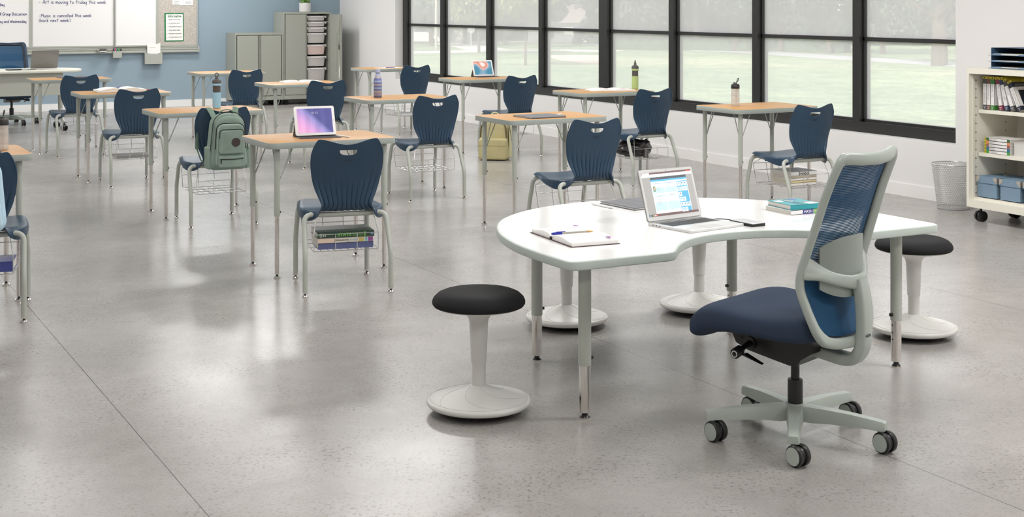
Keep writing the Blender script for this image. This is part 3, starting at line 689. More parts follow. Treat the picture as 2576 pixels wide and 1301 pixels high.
    yoke = smooth_curve([(-.208, -.150, .655), (-.17, -.172, .640), (-.10, -.215, .608), (0, -.250, .590), (.10, -.215, .608), (.17, -.172, .640), (.208, -.150, .655)], 5)
    y2 = band(yoke, lambda p, u: .022+.020*sstep(.12, .21, abs(p.x))+.006*sstep(.06, 0, abs(p.x)), .013, closed=False, seg=16)
    bf.add(y2.v, y2.f)
    fr_ = bf.build('back_frame', frame, t, smooth=60)
    sp_ = smooth_curve([(0, -.250, .60), (0, -.262, .54), (0, -.268, .46), (0, -.268, .40), (0, -.262, .36), (0, -.238, .325), (0, -.20, .315), (0, -.14, .322), (0, -.05, .335)], 4)
    s2 = B(); rs = []
    for i, p in enumerate(sp_):
        tg = (sp_[min(i+1, len(sp_)-1)]-sp_[max(i-1, 0)]).normalized(); nn = Vector((0, tg.z, -tg.y)); u = i/len(sp_); hw = .030+.006*sstep(.5, 1, u); th = .019+.003*u
        rs.append([p+Vector((1, 0, 0))*hw*math.copysign(abs(math.cos(a))**.4, math.cos(a))+nn*th*math.copysign(abs(math.sin(a))**.4, math.sin(a)) for a in (2*math.pi*k/20 for k in range(20))])
    s2.rings(rs); spn = s2.build('back_support', frame, t, smooth=50)
    if logo: text('HON', .015, mat('logo_grey', (60, 66, 66), .5), spn, (-.024, -.2890, .405), (R(90), 0, 0), bold=.0002)
    ms = B(); cand = [q for q in half if q.x < -.178]
    def mp_(u, v):
        z = .386+v*(1.015-.386)
        if z <= cand[0].z: sy = cand[0].lerp(Vector((-.165, -.205, .385)), min(1, (cand[0].z-z)/.045))
        elif z >= cand[-1].z: sy = cand[-1]
        else:
            for i in range(len(cand)-1):
                if cand[i].z <= z <= cand[i+1].z: sy = cand[i].lerp(cand[i+1], (z-cand[i].z)/max(1e-6, cand[i+1].z-cand[i].z)); break
        x = (2*u-1)*(abs(sy.x)-.004); return (x, sy.y-.040*(1-(2*u-1)**2)*(.6+.5*v)+.012, z)
    ms.grid(mp_, 20, 40); ms.build('back_mesh', mesh_fab, t, smooth=70)
    ln = B(); ln.tube([(q.x*.885, q.y+.014, .40+(q.z-.40)*.985 if q.z > .42 else q.z+.012) for q in loop], .009, 8, closed=True, up=(0, 1, 0)); ln.build('mesh_carrier', blackp, t)
    padm = mat('lumbar_'+frame.name, (146, 154, 147) if frame is sage else (14, 48, 76), .45)
    lb = B()
    def lp(u, v):
        x = (2*u-1)*.150; e = abs(2*u-1); z = .645+(2*v-1)*(.105-.035*e**3); return (x, -.225+.055*e*e-.012, z)
    lb.grid(lp, 24, 12); lo = lb.build('lumbar_pad', padm, t, smooth=60); md = lo.modifiers.new('s', 'SOLIDIFY'); md.thickness = .009; bake(lo)
    lo.data.polygons.foreach_set('use_smooth', [True]*len(lo.data.polygons)); lo.data.set_sharp_from_angle(angle=R(50))
    return t
office_chair('large office chair with blue mesh back and sage frame pulled up to the white table', sage, seat_fab, (3.24, 3.88, 0), 20)

# ---------------------------------------------------------------- things on the kidney table
def slab(name, w_, d_, h_, r_, mats, parent, loc=(0, 0, 0), rot=(0, 0, 0), bev=.0015, mt=None):
    b = B(); b.prism(rrect(w_, d_, r_, 5), 0, h_, bev, 0, mt, nb=2); return b.build(name, mats, parent, smooth=40, loc=loc, rot=rot)
def rects(name, parent, items, mlist, loc=(0, 0, 0), rot=(0, 0, 0)):     # flat raised rectangles (x0,y0,x1,y1,mat,z)
    b = B()
    for x0, y0, x1, y1, mi, z in items: b.box(((x0+x1)/2, (y0+y1)/2, z), (abs(x1-x0), abs(y1-y0), .0003), mi)
    return b.build(name, mlist, parent, smooth=0, loc=loc, rot=rot)
em = lambda n, c, e=.9: mat(n, c, .4, emit=e)
scr_white, scr_grey, scr_blue, scr_dark, scr_pale, scr_brown, scr_red = em('screen_white', (236, 242, 244), .5), em('screen_grey', (166, 164, 162), .45), em('screen_blue', (100, 172, 206), .5), em('screen_dark', (84, 90, 96), .6), em('screen_pale', (190, 222, 238), .5), em('screen_brown', (112, 92, 92), .6), em('screen_red', (216, 90, 80), .7)
scr_green, scr_skin = em('screen_green', (60, 120, 70), .6), em('screen_skin', (214, 160, 130), .6)
key_m = mat('laptop_keys', (34, 34, 36), .5)
def laptop(label, loc, rz, lw, ld, lean, content=True, lidc=None, sh=.222):
    t = thing('laptop', label, 'laptop', loc, rz)
    bs = slab('keyboard_deck', lw, ld, .011, .012, alu, t, bev=.003)
    its = []; kw = (lw-.045)/14
    for r_ in range(6):
        y = ld/2-.030-r_*.0178
        if r_ == 5:
            x = -lw/2+.0225
            for n_ in (1, 1, 1, 1.2, 5, 1.2, 1, 1, .95, .95): its.append((x+.001, y-.0155, x+n_*kw-.001, y, 0, .0115)); x += n_*kw
        else:
            for c in range(14): x = -lw/2+.0225+c*kw; its.append((x+.001, y-.0155+(.007 if r_ == 0 else 0), x+kw-.001, y, 0, .0115))
    rects('keys', bs, its, [key_m]); rects('touchpad', bs, [(-.05, -ld/2+.008, .05, -ld/2+.075, 0, .0111)], [mat('touchpad_grey', (196, 196, 196), .4)])
    g = B()
    for i in range(3): g.box((-lw/2-.0002, ld/2-.04-.02*i, .006), (.0006, .008, .003))
    g.build('port', blackp, bs)
    lid = thing_part = bpy.data.objects.new('lid', None)
    b = B(); b.prism(rrect(lw, sh, .012, 5), -.003, .003, .0012, 0, nb=2); b.xf(Matrix.Translation((0, sh/2, 0)))
    lid = b.build('lid', lidc or mat('laptop_shell', (150, 148, 145), .35, .5), t, loc=(0, ld/2-.004, .012), rot=(R(90-lean+0), 0, 0))
    slab('bezel', lw-.006, sh-.006, .0008, .010, mat('screen_bezel', (226, 226, 225), .5), lid, loc=(0, sh/2, .0028), bev=0)
    if content:
        a, c2 = lw/2-.014, .020; top = sh-.014; W_ = 2*a
        I = [(-a, c2, a, top, 1, .0037), (-a, top-.008, a, top, 5, .0040), (-a, top-.020, a, top-.008, 0, .0040), (-a+.003, top-.009, -a+.045, top-.001, 0, .0042), (a-.03, top-.006, a-.004, top-.002, 6, .0042), (-a, c2, a, c2+.010, 5, .0040)]
        x0, x1 = -a+.045, a-.035; I += [(x0, c2+.011, x1, top-.022, 0, .0040), (x0, top-.032, x1, top-.022, 3, .0042), (x0, top-.040, x1, top-.032, 2, .0042)]
        xr = x1-.062; I += [(xr, c2+.011, x1-.003, top-.046, 2, .0042)]
        for (r_, cs) in ((0, 3), (1, 3), (2, 1), (3, 2), (4, 3), (5, 2)):
            for c in range(cs): X = xr+.003+c*.0187; Y = top-.050-r_*.0225; I += [(X, Y-.018, X+.0155, Y, 0, .0045), (X+.005, Y-.009, X+.010, Y-.004, 2 if r_ % 2 else 3, .0047), (X+.003, Y-.014, X+.0125, Y-.0125, 1, .0047)]
        xm = (x0+xr)/2
        for yy, hh in ((top-.046, .045), (top-.100, .065)):
            for xa, xb_ in ((x0+.003, xm-.002), (xm+.002, xr-.004)): I += [(xa, yy-.005, xb_, yy, 4, .0042), (xa, yy-hh, xb_, yy-hh*.45, 4, .0041), (xa+.02, yy-.004, xa+.045, yy-.002, 1, .0045)]
        I += [(x0+.008, top-.082, x0+.020, top-.060, 7, .0045), (x0+.010, top-.078, x0+.018, top-.064, 8, .0046)]
        for i in range(4): I += [(x0+.026, top-.064-i*.005, x0+.050, top-.0625-i*.005, 1, .0045), (x0+.02, top-.118-i*.007, x0+.045, top-.1165-i*.007, 1, .0045)]
        for i in range(5): I += [(-a+.004+i*.010, c2+.002, -a+.011+i*.010, c2+.008, (2, 7, 8, 0, 6)[i], .0043)]
        rects('screen', lid, I, [scr_white, scr_grey, scr_blue, scr_dark, scr_pale, scr_brown, scr_red, scr_green, scr_skin])
        g = B(); g.cyl((0, sh-.008, .0036), (0, sh-.008, .0040), .0022, seg=12); g.build('webcam', blackp, lid)
    return t
laptop('silver laptop open with a web page on its screen on the white table', (3.446, 4.768, KZ+.0006), 8.5, .318, .262, 17)
t = thing('portable_drive', 'slim black and silver portable drive right of the open laptop', 'hard drive', (3.618, 4.655, KZ+.0006), 3); t.location = (3.665, 4.70, KZ+.0006)
slab('case', .078, .150, .012, .010, blackp, t, bev=.002); slab('top_plate', .072, .144, .0012, .008, mat('drive_silver', (214, 214, 216), .3, .5), t, loc=(0, 0, .012), bev=.0004)
t = thing('cable', 'short black cable looped behind the portable drive', 'cable', (3.66, 4.80, KZ+.0006))
b = B(); b.tube(smooth_curve([(0, -.026, .004), (.002, .0, .004), (-.02, .045, .004), (-.06, .075, .004), (-.09, .06, .004), (-.075, .03, .004), (-.05, .024, .004)], 6), .0022, 8); b.build('cord', blackp, t); b = B(); b.box((-.045, .022, .004), (.012, .008, .005)); b.build('plug', blackp, t)
def book(name, label, cat, loc, rz, w_, d_, h_, cover, spine=None, rot=None, group=None, hard=True, pagem=None):
    """lies flat; spine along the -Y side, w along x"""
    t = thing(name, label, cat, loc, rz, group, rot)
    b = B(); b.box((0, .0015, h_/2), (w_-.006, d_-.006, h_-.004)); b.build('pages', pagem or paper_edge, t, smooth=0)
    b = B(); e = .0018
    b.box((0, 0, h_-e/2), (w_, d_, e)); b.box((0, 0, e/2), (w_, d_, e)); b.box((0, -d_/2+e/2, h_/2), (w_, e, h_))
    c = b.build('cover', cover, t, smooth=0)
    return t, c
t, c = book('textbook', 'white maths textbook lying under the teal one on the white table', 'book', (4.085, 4.895, KZ+.0006), 0, .192, .182, .020, mat('cover_white', (236, 236, 236), .4), group='books on the kidney table')
rects('title_block', c, [(-.03, -.0095, .03, .0095, 0, 0), (.032, -.0095, .095, .0095, 1, 0)], [mat('indigo_print', (70, 72, 140), .5), mat('lime_print', (126, 176, 92), .5)], loc=(0, -.0913, .0102), rot=(R(90), 0, 0))
text('MATH', .017, mat('print_white', (245, 245, 245), .6), c, (0, -.0917, .0045), (R(90), 0, 0), ax='CENTER'); text('No Tears for Tales', .008, MATS['print_white'], c, (.064, -.0917, .008), (R(90), 0, 0), ax='CENTER', sx=.9)
t, c = book('textbook', 'teal paperback lying on the white maths textbook', 'book', (4.083, 4.897, KZ+.0207), -4, .165, .178, .022, mat('cover_teal', (38, 150, 158), .35), group='books on the kidney table')
rects('cover_print', c, [(-.03, -.06, .01, .08, 0, .0222), (.03, -.075, .075, -.03, 1, .0222), (-.075, .02, -.04, .06, 1, .0222), (.012, .045, .05, .075, 2, .0222), (.025, -.03, .06, -.02, 3, .0223)], [mat('deep_teal', (16, 104, 116), .4), MATS['cover_white'], mat('periwinkle', (86, 100, 170), .4), mat('orange_print', (220, 110, 60), .5)])
text('JOKER', .028, MATS['print_white'], c, (-.035, .07, .0226), (0, 0, R(-68)), sx=.9)
# tablet in its folded cover
def closed_tablet(label, loc, rz, w_=.285, d_=.215, group=None):
    t = thing('tablet', label, 'tablet', loc, rz, group)
    slab('tablet_body', w_-.006, d_-.006, .007, .010, alu, t, loc=(0, 0, .002), bev=.002)
    b = B(); b.prism(rrect(w_, d_, .010, 5), .0088, .0112, .0008, nb=1); b.prism(rrect(w_, d_, .010, 5), 0, .0022, .0008, nb=1); b.cyl((-w_/2+.01, -d_/2+.002, .0056), (w_/2-.01, -d_/2+.002, .0056), .0052, seg=12)
    c = b.build('folding_cover', tabgrey, t)
    b = B(); b.box((0, -d_*.08, .0113), (w_-.004, .0012, .0005)); b.box((0, d_*.22, .0113), (w_-.004, .0012, .0005)); b.build('fold_crease', mat('crease_dark', (70, 71, 76), .7), c); return t
def stylus(label, loc, rz, l_=.165, tip=None):
    t = thing('stylus', label, 'stylus', loc, rz)
    b = B(); b.tube([(-l_/2, 0, .0045), (-l_/2+.004, 0, .0045), (l_/2-.022, 0, .0045)], [.003, .0042, .0042], 12); b.build('barrel', mat('stylus_white', (240, 240, 238), .3), t)
    b = B(); b.tube([(l_/2-.022, 0, .0045), (l_/2-.004, 0, .0045), (l_/2, 0, .0045)], [.0042, .0016, .0007], 12); b.build('tip', mat('stylus_tip', (220, 220, 218), .4), t)
    b = B(); b.cyl((-l_/2+.018, 0, .0045), (-l_/2+.020, 0, .0045), .0043, seg=12); b.build('band', mat('band_silver', (170, 170, 172), .3, .8), t); return t
closed_tablet('grey covered tablet lying behind the laptop on the white table', (3.57, 5.39, KZ+.0006), 90+4, .27, .255)
stylus('white stylus beside the grey covered tablet on the white table', (3.388, 5.42, KZ+.0006), 94, .175)
# planner
def open_book(name, label, loc, rz, pw, pd, th, cover, arch=.012, over=.006, lines=True, group=None):
    """spine along local x, pages to +y and -y; pw = page height along x, pd = page width"""
    t = thing(name, label, 'book', loc, rz, group)
    b = B()
    for s in (-1, 1): b.box((0, s*(pd/2+.003), .0012), (pw+2*over, pd+over, .0024))
    b.tube([(-pw/2-over, 0, .004), (pw/2+over, 0, .004)], .0045, 10); b.build('cover', cover, t)
    for s in (-1, 1):
        b = B(); n = 14; prof = []
        for i in range(n+1):
            u = i/n; y = u*pd*.985+.001; z = .0035+th*(1-.15*u)*min(1, (u*7)**.6)+arch*math.sin(min(1, u*1.15)*math.pi)**1.0*(1-u*.3)
            prof.append((y, z))
        out = [(.001, .0028)]+[(y, z) for y, z in prof]+[(pd*.99+.003, .0028)]
        if s < 0: out = out[::-1]
        b.rings([[(x, s*y, z) for y, z in out] for x in ((-pw/2, pw/2) if s > 0 else (-pw/2, pw/2))])
        b.m = [0]*len(b.m); pg = b.build('page_block', [paper], t, smooth=50)
        if lines:
            l2 = B(); rnd = random.Random(int(s+5)+int(pw*1000))
            for k in range(9):
                x = -pw/2+.016+k*(pw-.03)/9; a_ = rnd.uniform(.15, .35); c_ = rnd.uniform(.5, .9)
                pts = [(x+rnd.uniform(-.0008, .0008), s*y, z+.0004) for y, z in prof if a_*pd < y < c_*pd]
                if len(pts) > 2: l2.tube(pts, .0003, 4)
            l2.build('lettering', mat('pale_ink', (202, 198, 212), .7), pg, smooth=0)
    return t
plum = mat('plum_cover', (88, 68, 68), .6, bump=.2, bscale=500)
P_ = open_book('planner', 'open dark covered day planner with blue pen in its fold', (2.835, 4.745, KZ+.0006), -4.5, .20, .185, .014, plum, arch=.010)
pm = mat('violet_print', (150, 70, 160), .6)
text('04', .028, pm, P_, (.070, -.132, .0225), (0, 0, R(-90)), bold=.0006); text('03', .028, pm, P_, (.070, .160, .0235), (0, 0, R(-90)), bold=.0006)
b = B(); b.cyl((-.106, 0, .006), (-.100, 0, .012), .006, seg=10); b.build('headband', blackp, P_)
t = thing('ballpoint_pen', 'blue capped ballpoint pen lying in the planner fold', 'pen', (2.83, 4.742, KZ+.0235), -7)
b = B(); b.tube([(-.095, 0, .001), (-.085, 0, .001), (-.050, 0, .001)], [.0035, .0052, .0052], 12); b.tube([(-.075, 0, .0075), (-.035, 0, .0070)], .0014, 6); b.build('cap', mat('pen_blue', (40, 48, 170), .35), t)
b = B(); b.cyl((-.052, 0, .001), (.060, 0, .001), .0038, seg=10); b.build('barrel', mat('clear_barrel', (176, 172, 160), .2), t)
b = B(); b.tube([(.058, 0, .001), (.070, 0, .001), (.088, 0, .001)], [.0042, .0040, .0008], 10); b.build('tip', mat('brass_tip', (176, 140, 80), .3, .6), t)

# ---------------------------------------------------------------- things on the school desks
m, nt, b_ = nodes('lock_screen'); lock_scr = m
tc = N(nt, 'ShaderNodeTexCoord'); sp3 = N(nt, 'ShaderNodeSeparateXYZ'); nt.links.new(tc.outputs['Generated'], sp3.inputs[0])
ad = N(nt, 'ShaderNodeMath', operation='MULTIPLY_ADD'); nt.links.new(sp3.outputs[1], ad.inputs[0]); ad.inputs[1].default_value = .7; nt.links.new(sp3.outputs[0], ad.inputs[2])
vo = N(nt, 'ShaderNodeTexWave', Scale=1.1, Distortion=2.5, Detail=1.0); nt.links.new(tc.outputs['Generated'], vo.inputs['Vector'])
rc = ramp(nt, ad.outputs[0], [(.15, rgb(222, 160, 196)), (.5, rgb(196, 150, 200)), (.85, rgb(132, 130, 186)), (1.3, rgb(84, 84, 140))])
rc = mixc(nt, .35, rc, ramp(nt, vo.outputs['Fac'], [(.2, (.6, .6, .7)), (.8, (1, 1, 1))]), 'MULTIPLY')
nt.links.new(rc, b_.inputs['Base Color']); nt.links.new(rc, b_.inputs['Emission Color']); b_.inputs['Emission Strength'].default_value = .6; b_.inputs['Roughness'].default_value = .25
m, nt, b_ = nodes('photo_screen'); photo_scr = m
tc = N(nt, 'ShaderNodeTexCoord'); no = N(nt, 'ShaderNodeTexNoise', Scale=1.5, Detail=0.0); nt.links.new(tc.outputs['Generated'], no.inputs['Vector'])
rc = ramp(nt, no.outputs['Fac'], [(.3, rgb(60, 120, 145)), (.45, rgb(120, 150, 170)), (.52, rgb(214, 160, 150)), (.6, rgb(176, 110, 90)), (.7, rgb(220, 200, 196))])
nt.links.new(rc, b_.inputs['Base Color']); nt.links.new(rc, b_.inputs['Emission Color']); b_.inputs['Emission Strength'].default_value = .55
cover_black = mat('folio_black', (38, 38, 40), .6)
def standing_tablet(label, loc, rz, scr, clock, w_=.245, h_=.178, lean=20):
    t = thing('tablet', label, 'tablet', loc, rz)
    sl = R(90-lean)
    M_ = Matrix.Translation((0, .03, .006)) @ Matrix.Rotation(sl, 4, 'X')
    b = B(); b.prism(rrect(w_, h_, .012, 5), -.0035, .0035, .0015, nb=2); b.xf(Matrix.Translation((0, h_/2, 0)))
    bd = b.build('tablet_body', mat('tablet_white', (240, 239, 238), .3), t, loc=(0, .03, .008), rot=(sl, 0, 0))
    slab('screen', w_-.034, h_-.030, .0005, .001, scr, bd, loc=(0, h_/2, .0035), bev=0)
    if clock: text(clock, .020, MATS['print_white'], bd, (0, h_-.048, .0042), (0, 0, 0), ax='CENTER', bold=-.0003)
    g = B(); g.cyl((w_/2-.0085, h_/2, .0035), (w_/2-.0085, h_/2, .0038), .0045, seg=14); g.build('home_button', mat('button_grey', (206, 206, 206), .4), bd)
    b = B(); b.rings([[(x, .034, .001), (x, .034+h_*.45*math.sin(R(lean))+.004, h_*.45*math.cos(R(lean))), (x, .034+h_*.45*math.sin(R(lean))+.0065, h_*.45*math.cos(R(lean))), (x, .105, .001), (x, .10, .001)] for x in (-w_/2+.002, w_/2-.002)]); b.build('folded_stand', cover_black, t)
    kb = slab('keyboard', w_, .105, .004, .004, mat('keyboard_grey', (86, 86, 90), .7), t, loc=(0, -.028, 0), bev=.0008)
    I = []
    for r_ in range(4):
        for c in range(12): x = -w_/2+.008+c*(w_-.016)/12; I.append((x, -.042+r_*.02, x+(w_-.016)/12-.003, -.042+r_*.02+.016, 0, .0043))
    rects('keys', kb, I, [mat('key_slate', (62, 62, 66), .8)]); return t
x, y, z = on_desk('d', -.02, -.045); standing_tablet('tablet stood on its keyboard with a purple lock screen', (x, y, z), -5, lock_scr, '10.15')
stylus('white stylus to the right of the purple screened tablet', on_desk('d', .115, -.10), 80+28, .13)
x, y, z = on_desk('k', .135, .17); standing_tablet('tablet with a blurred photo on its screen standing by the window', (x, y, z), 2, photo_scr, '20:25', w_=.25)
closed_tablet('grey covered tablet lying on the desk behind the white table', on_desk('i', -.055, -.085), 2, .29, .25); stylus('white stylus right of the closed tablet behind the white table', on_desk('i', .13, -.02), 30, .14)
closed_tablet('grey covered tablet lying on the desk before the teacher desk', on_desk('a', .06, .14), 4, .29, .21); stylus('white stylus on the desk before the teacher desk', on_desk('a', .27, .13), 20, .14)
open_book('notebook', 'thick open notebook lying on the second desk from the left wall', on_desk('b', .0, .04), 90, .24, .21, .022, mat('book_cover_tan', (150, 120, 90), .6), arch=.016, lines=False)
t = thing('pen', 'blue pen clipped in the thick open notebook', 'pen', on_desk('b', -.02, -.05)); t.location.z = DH+.047; b = B(); b.cyl((-.03, -.05, 0), (.01, .03, 0), .004, seg=8); b.build('barrel', MATS['pen_blue'], t); b = B(); b.tube([(.01, .03, 0), (.018, .046, 0)], [.004, .001], 8); b.build('tip', MATS['brass_tip'], t)
t = thing('pen', 'red brown pen lying to the right of the thick open notebook', 'pen', on_desk('b', .25, .08), -20); b = B(); b.cyl((-.06, 0, .005), (.03, 0, .005), .005, seg=8); b.build('barrel', mat('pen_rust', (150, 70, 44), .4), t); b = B(); b.tube([(.03, 0, .005), (.06, 0, .005)], [.0045, .002], 8); b.build('tip', MATS['brass_tip'], t)
open_book('notebook', 'open white book on the desk before the tall cabinet', on_desk('g', .03, .06), 84, .22, .19, .010, MATS['cover_white'], arch=.008, lines=False)
open_book('magazine', 'open glossy magazine beside the green bottle', on_desk('l', .10, .04), 75, .25, .20, .004, MATS['cover_white'], arch=.010, lines=True)
t = thing('worksheet', 'white sheet of paper on the farthest window corner desk', 'paper', on_desk('j', .02, .02), 12); slab('sheet', .30, .21, .0015, .001, paper, t, bev=0)
t = thing('pen', 'violet pen on the sheet in the farthest corner', 'pen', on_desk('j', .04, .0), 10); t.location.z = DH+.0016; b = B(); b.cyl((-.07, 0, .004), (.05, 0, .004), .004, seg=8); b.build('barrel', mat('pen_violet', (88, 80, 150), .4), t); b = B(); b.tube([(.05, 0, .004), (.07, 0, .004)], [.004, .001], 8); b.build('tip', blackp, t)
# bottles
dkgrey = mat('bottle_grey', (84, 80, 78), .5)
def sport_bottle(label, loc, c, rz=0):
    t = thing('water_bottle', label, 'bottle', loc, rz)
    b = B(); b.lathe([(.026, 0), (.0300, .004), (.0310, .05), (.0312, .112), (.0305, .120)], 28); b.build('body', c, t)
    b = B(); b.lathe([(.0285, .118), (.0285, .165), (.0300, .170)], 28); b.build('grip_sleeve', dkgrey, t)
    b = B(); b.lathe([(.0325, .170), (.0330, .172), (.0330, .184), (.0325, .186)], 28); b.build('neck_ring', c, t)
    b = B(); b.lathe([(.0325, .186), (.0328, .190), (.0328, .205), (.028, .214), (.016, .218), (.013, .224), (.011, .240), (.009, .246)], 28)
    b.tube([(.014*math.cos(R(a)), 0, .250+.014*math.sin(R(a))) for a in range(-60, 241, 25)], .0032, 8); b.build('cap', dkgrey, t); return t
sport_bottle('light blue sports bottle with brown cap on the third desk', on_desk('c', .125, .06), mat('bottle_blue', (152, 196, 220), .4))
sport_bottle('lime green sports bottle with grey cap by the window', on_desk('l', .385-.0, .065), mat('bottle_lime', (176, 196, 128), .4), 40)
m, nt, b_ = nodes('striped_steel'); stripes = m
tc = N(nt, 'ShaderNodeTexCoord'); sz = N(nt, 'ShaderNodeSeparateXYZ'); nt.links.new(tc.outputs['Object'], sz.inputs[0])
mm = N(nt, 'ShaderNodeMath', operation='MULTIPLY'); nt.links.new(sz.outputs[2], mm.inputs[0]); mm.inputs[1].default_value = 1/.236
cr = nt.nodes.new('ShaderNodeValToRGB'); nt.links.new(mm.outputs[0], cr.inputs[0]); cr.color_ramp.interpolation = 'CONSTANT'
cols = [rgb(104, 112, 160), rgb(150, 140, 160), rgb(176, 160, 148), rgb(104, 116, 172), rgb(160, 172, 200), rgb(104, 116, 172), rgb(176, 164, 156), rgb(112, 124, 180), rgb(170, 180, 208), rgb(112, 124, 180), rgb(186, 176, 176), rgb(170, 180, 206), rgb(150, 160, 196)]
while len(cr.color_ramp.elements) < len(cols): cr.color_ramp.elements.new(.5)
for i, (e, c) in enumerate(zip(cr.color_ramp.elements, cols)): e.position = [0, .06, .19, .25, .31, .36, .42, .48, .54, .6, .68, .76, .85][i]; e.color = c
nt.links.new(cr.outputs[0], b_.inputs['Base Color']); b_.inputs['Roughness'].default_value = .3; b_.inputs['Metallic'].default_value = .2
t = thing('water_bottle', 'blue and grey striped milk bottle shaped flask', 'bottle', on_desk('h', -.17, .03))
b = B(); b.lathe([(.030, 0), (.0345, .004), (.0350, .02), (.0350, .130), (.033, .150), (.024, .180), (.019, .195), (.018, .212), (.020, .214)], 32); b.build('body', stripes, t, smooth=50)
b = B(); b.lathe([(.0195, .206), (.023, .208), (.023, .214), (.0195, .217), (.0195, .232), (.016, .236)], 24); b.build('cap', mat('cap_lilac', (172, 180, 206), .4), t)
clearp = mat('clear_tritan', (222, 214, 208), .12, alpha=.62, spec=.6)
def clear_bottle(label, loc, rz=0):
    t = thing('water_bottle', label, 'bottle', loc, rz)
    b = B(); b.lathe([(.029, 0), (.0315, .003), (.0318, .025), (.0305, .03), (.0318, .036), (.0325, .07), (.0312, .075), (.0325, .08), (.0315, .105), (.0300, .112), (.0320, .118), (.0300, .138)], 32); b.build('body', clearp, t, smooth=50)
    b = B(); b.lathe([(.0325, .134), (.0330, .138), (.0330, .158), (.029, .166), (.014, .170), (.011, .174)], 28)
    b.cyl((0, -.012, .168), (0, .016, .174), .008, seg=12); b.tube(fillet([(.0, .0, .172), (.013, 0, .182), (.018, 0, .205), (.032, 0, .214), (.030, 0, .198), (.014, 0, .180)], .006, 4), .0028, 8); b.build('cap', mat('cap_black', (40, 37, 36), .45), t)
    b = B(); b.cyl((.008, 0, .006), (.008, 0, .135), .003, seg=8); b.build('straw', mat('straw_grey', (120, 112, 106), .4), t); return t
clear_bottle('clear bottle with black lid on the desk beside the windows', on_desk('m', -.155, .065))
clear_bottle('clear bottle with dark lid on the desk at the left edge', on_desk('e', .275, .0), 60)
# baskets: books and bags
BZ = .2310
def basket_book(k, n, label, w_, d_, h_, z, cover, dx=0, dy=-.02, rz=0, pagem=None):
    x, y, zz = in_chair(k, dx, dy, BZ+z); return book('textbook', label, 'book', (x, y, zz), chairs[k][2]+rz, w_, d_, h_, cover, group='textbooks in the chair baskets', pagem=pagem)
t, c = basket_book('d', 0, 'thick blue textbook at the bottom of the nearest chair basket', .30, .22, .034, 0, mat('cover_cobalt', (98, 106, 150), .4), .005, -.05)
t, c = basket_book('d', 1, 'white government textbook between the blue and green ones', .305, .225, .026, .0345, mat('cover_cream', (226, 218, 206), .45), .003, -.055)
rects('spine_marking', c, [(-.15, -.011, -.06, .011, 0, 0), (.07, -.011, .10, .011, 1, 0), (.105, -.011, .118, .011, 2, 0), (.122, -.011, .148, .011, 3, 0)], [mat('peach', (232, 208, 186), .5), mat('gold_print', (200, 180, 110), .5), mat('aqua_print', (120, 180, 196), .5), mat('magenta_print', (146, 82, 150), .5)], loc=(0, -.1128, .013), rot=(R(90), 0, 0))
text('Government', .020, ink, c, (-.022, -.1132, .018), (R(90), R(180), 0), ax='CENTER', sx=.8); text('AMERICAN', .012, MATS['aqua_print'], c, (.046, -.1134, .0165), (R(90), R(180), 0), ax='CENTER', sx=.72)
t, c = basket_book('d', 2, 'dark green statistics textbook on top of the nearest basket stack', .31, .225, .030, .061, mat('cover_bottle_green', (52, 76, 62), .4), .005, -.05)
lime = mat('lime_ink', (120, 196, 70), .5); text('STATS', .023, lime, c, (-.045, -.1128, .007), (R(90), 0, 0), sx=1.15, bold=.0006); text('MODELING', .010, lime, c, (.035, -.1128, .017), (R(90), 0, 0)); text('THE WORLD', .010, lime, c, (.035, -.1128, .006), (R(90), 0, 0))
rects('spine_mark', c, [(-.142, -.011, -.138, .011, 0, 0), (-.133, -.011, -.130, .011, 0, 0), (-.125, -.008, -.120, .008, 0, 0), (-.115, -.008, -.110, .008, 0, 0), (.100, -.012, .107, .012, 1, 0), (.135, -.006, .150, .006, 2, 0)], [mat('spine_pale', (190, 200, 190), .5), lime, mat('blue_mark', (110, 150, 190), .5)], loc=(0, -.1128, .015), rot=(R(90), 0, 0))
basket_book('b', 0, 'grey laptop sized folder in the basket of the second row chair', .30, .22, .022, 0, mat('cover_grey', (150, 148, 144), .5))
t, c = basket_book('j', 0, 'spiral pad in the farthest corner chair basket', .27, .20, .025, 0, MATS['cover_white'])
basket_book('e', 0, 'blue textbook in the basket at the left picture edge', .30, .20, .05, 0, mat('cover_royal', (70, 78, 150), .4), .02, -.05)
zz = 0
for i, (h_, cc, lb) in enumerate(((.022, (232, 228, 220), 'white book at the bottom of the window side basket stack'), (.016, (222, 206, 160), 'cream edged book second from the bottom by the windows'), (.018, (236, 232, 226), 'white book with blue print by the windows'), (.016, (190, 180, 160), 'tan thin book under the symbol book'), (.030, (240, 238, 236), 'thick white book with symbol lettering on its spine'))):
    t, c = basket_book('m', i, lb, .24, .21, h_, zz, mat('cover_w%d' % i, cc, .5), .01, -.02, (0, 1.5, -1, 2, 0)[i]); zz += h_+.0005
    if i == 4: text('Symbol', .034, ink, c, (-.05, -.1056, .004), (R(90), 0, 0), bold=.0006)
    if i in (0, 2): text('. ann', .012, blueink, c, (.02, -.1056, .004), (R(90), 0, 0))
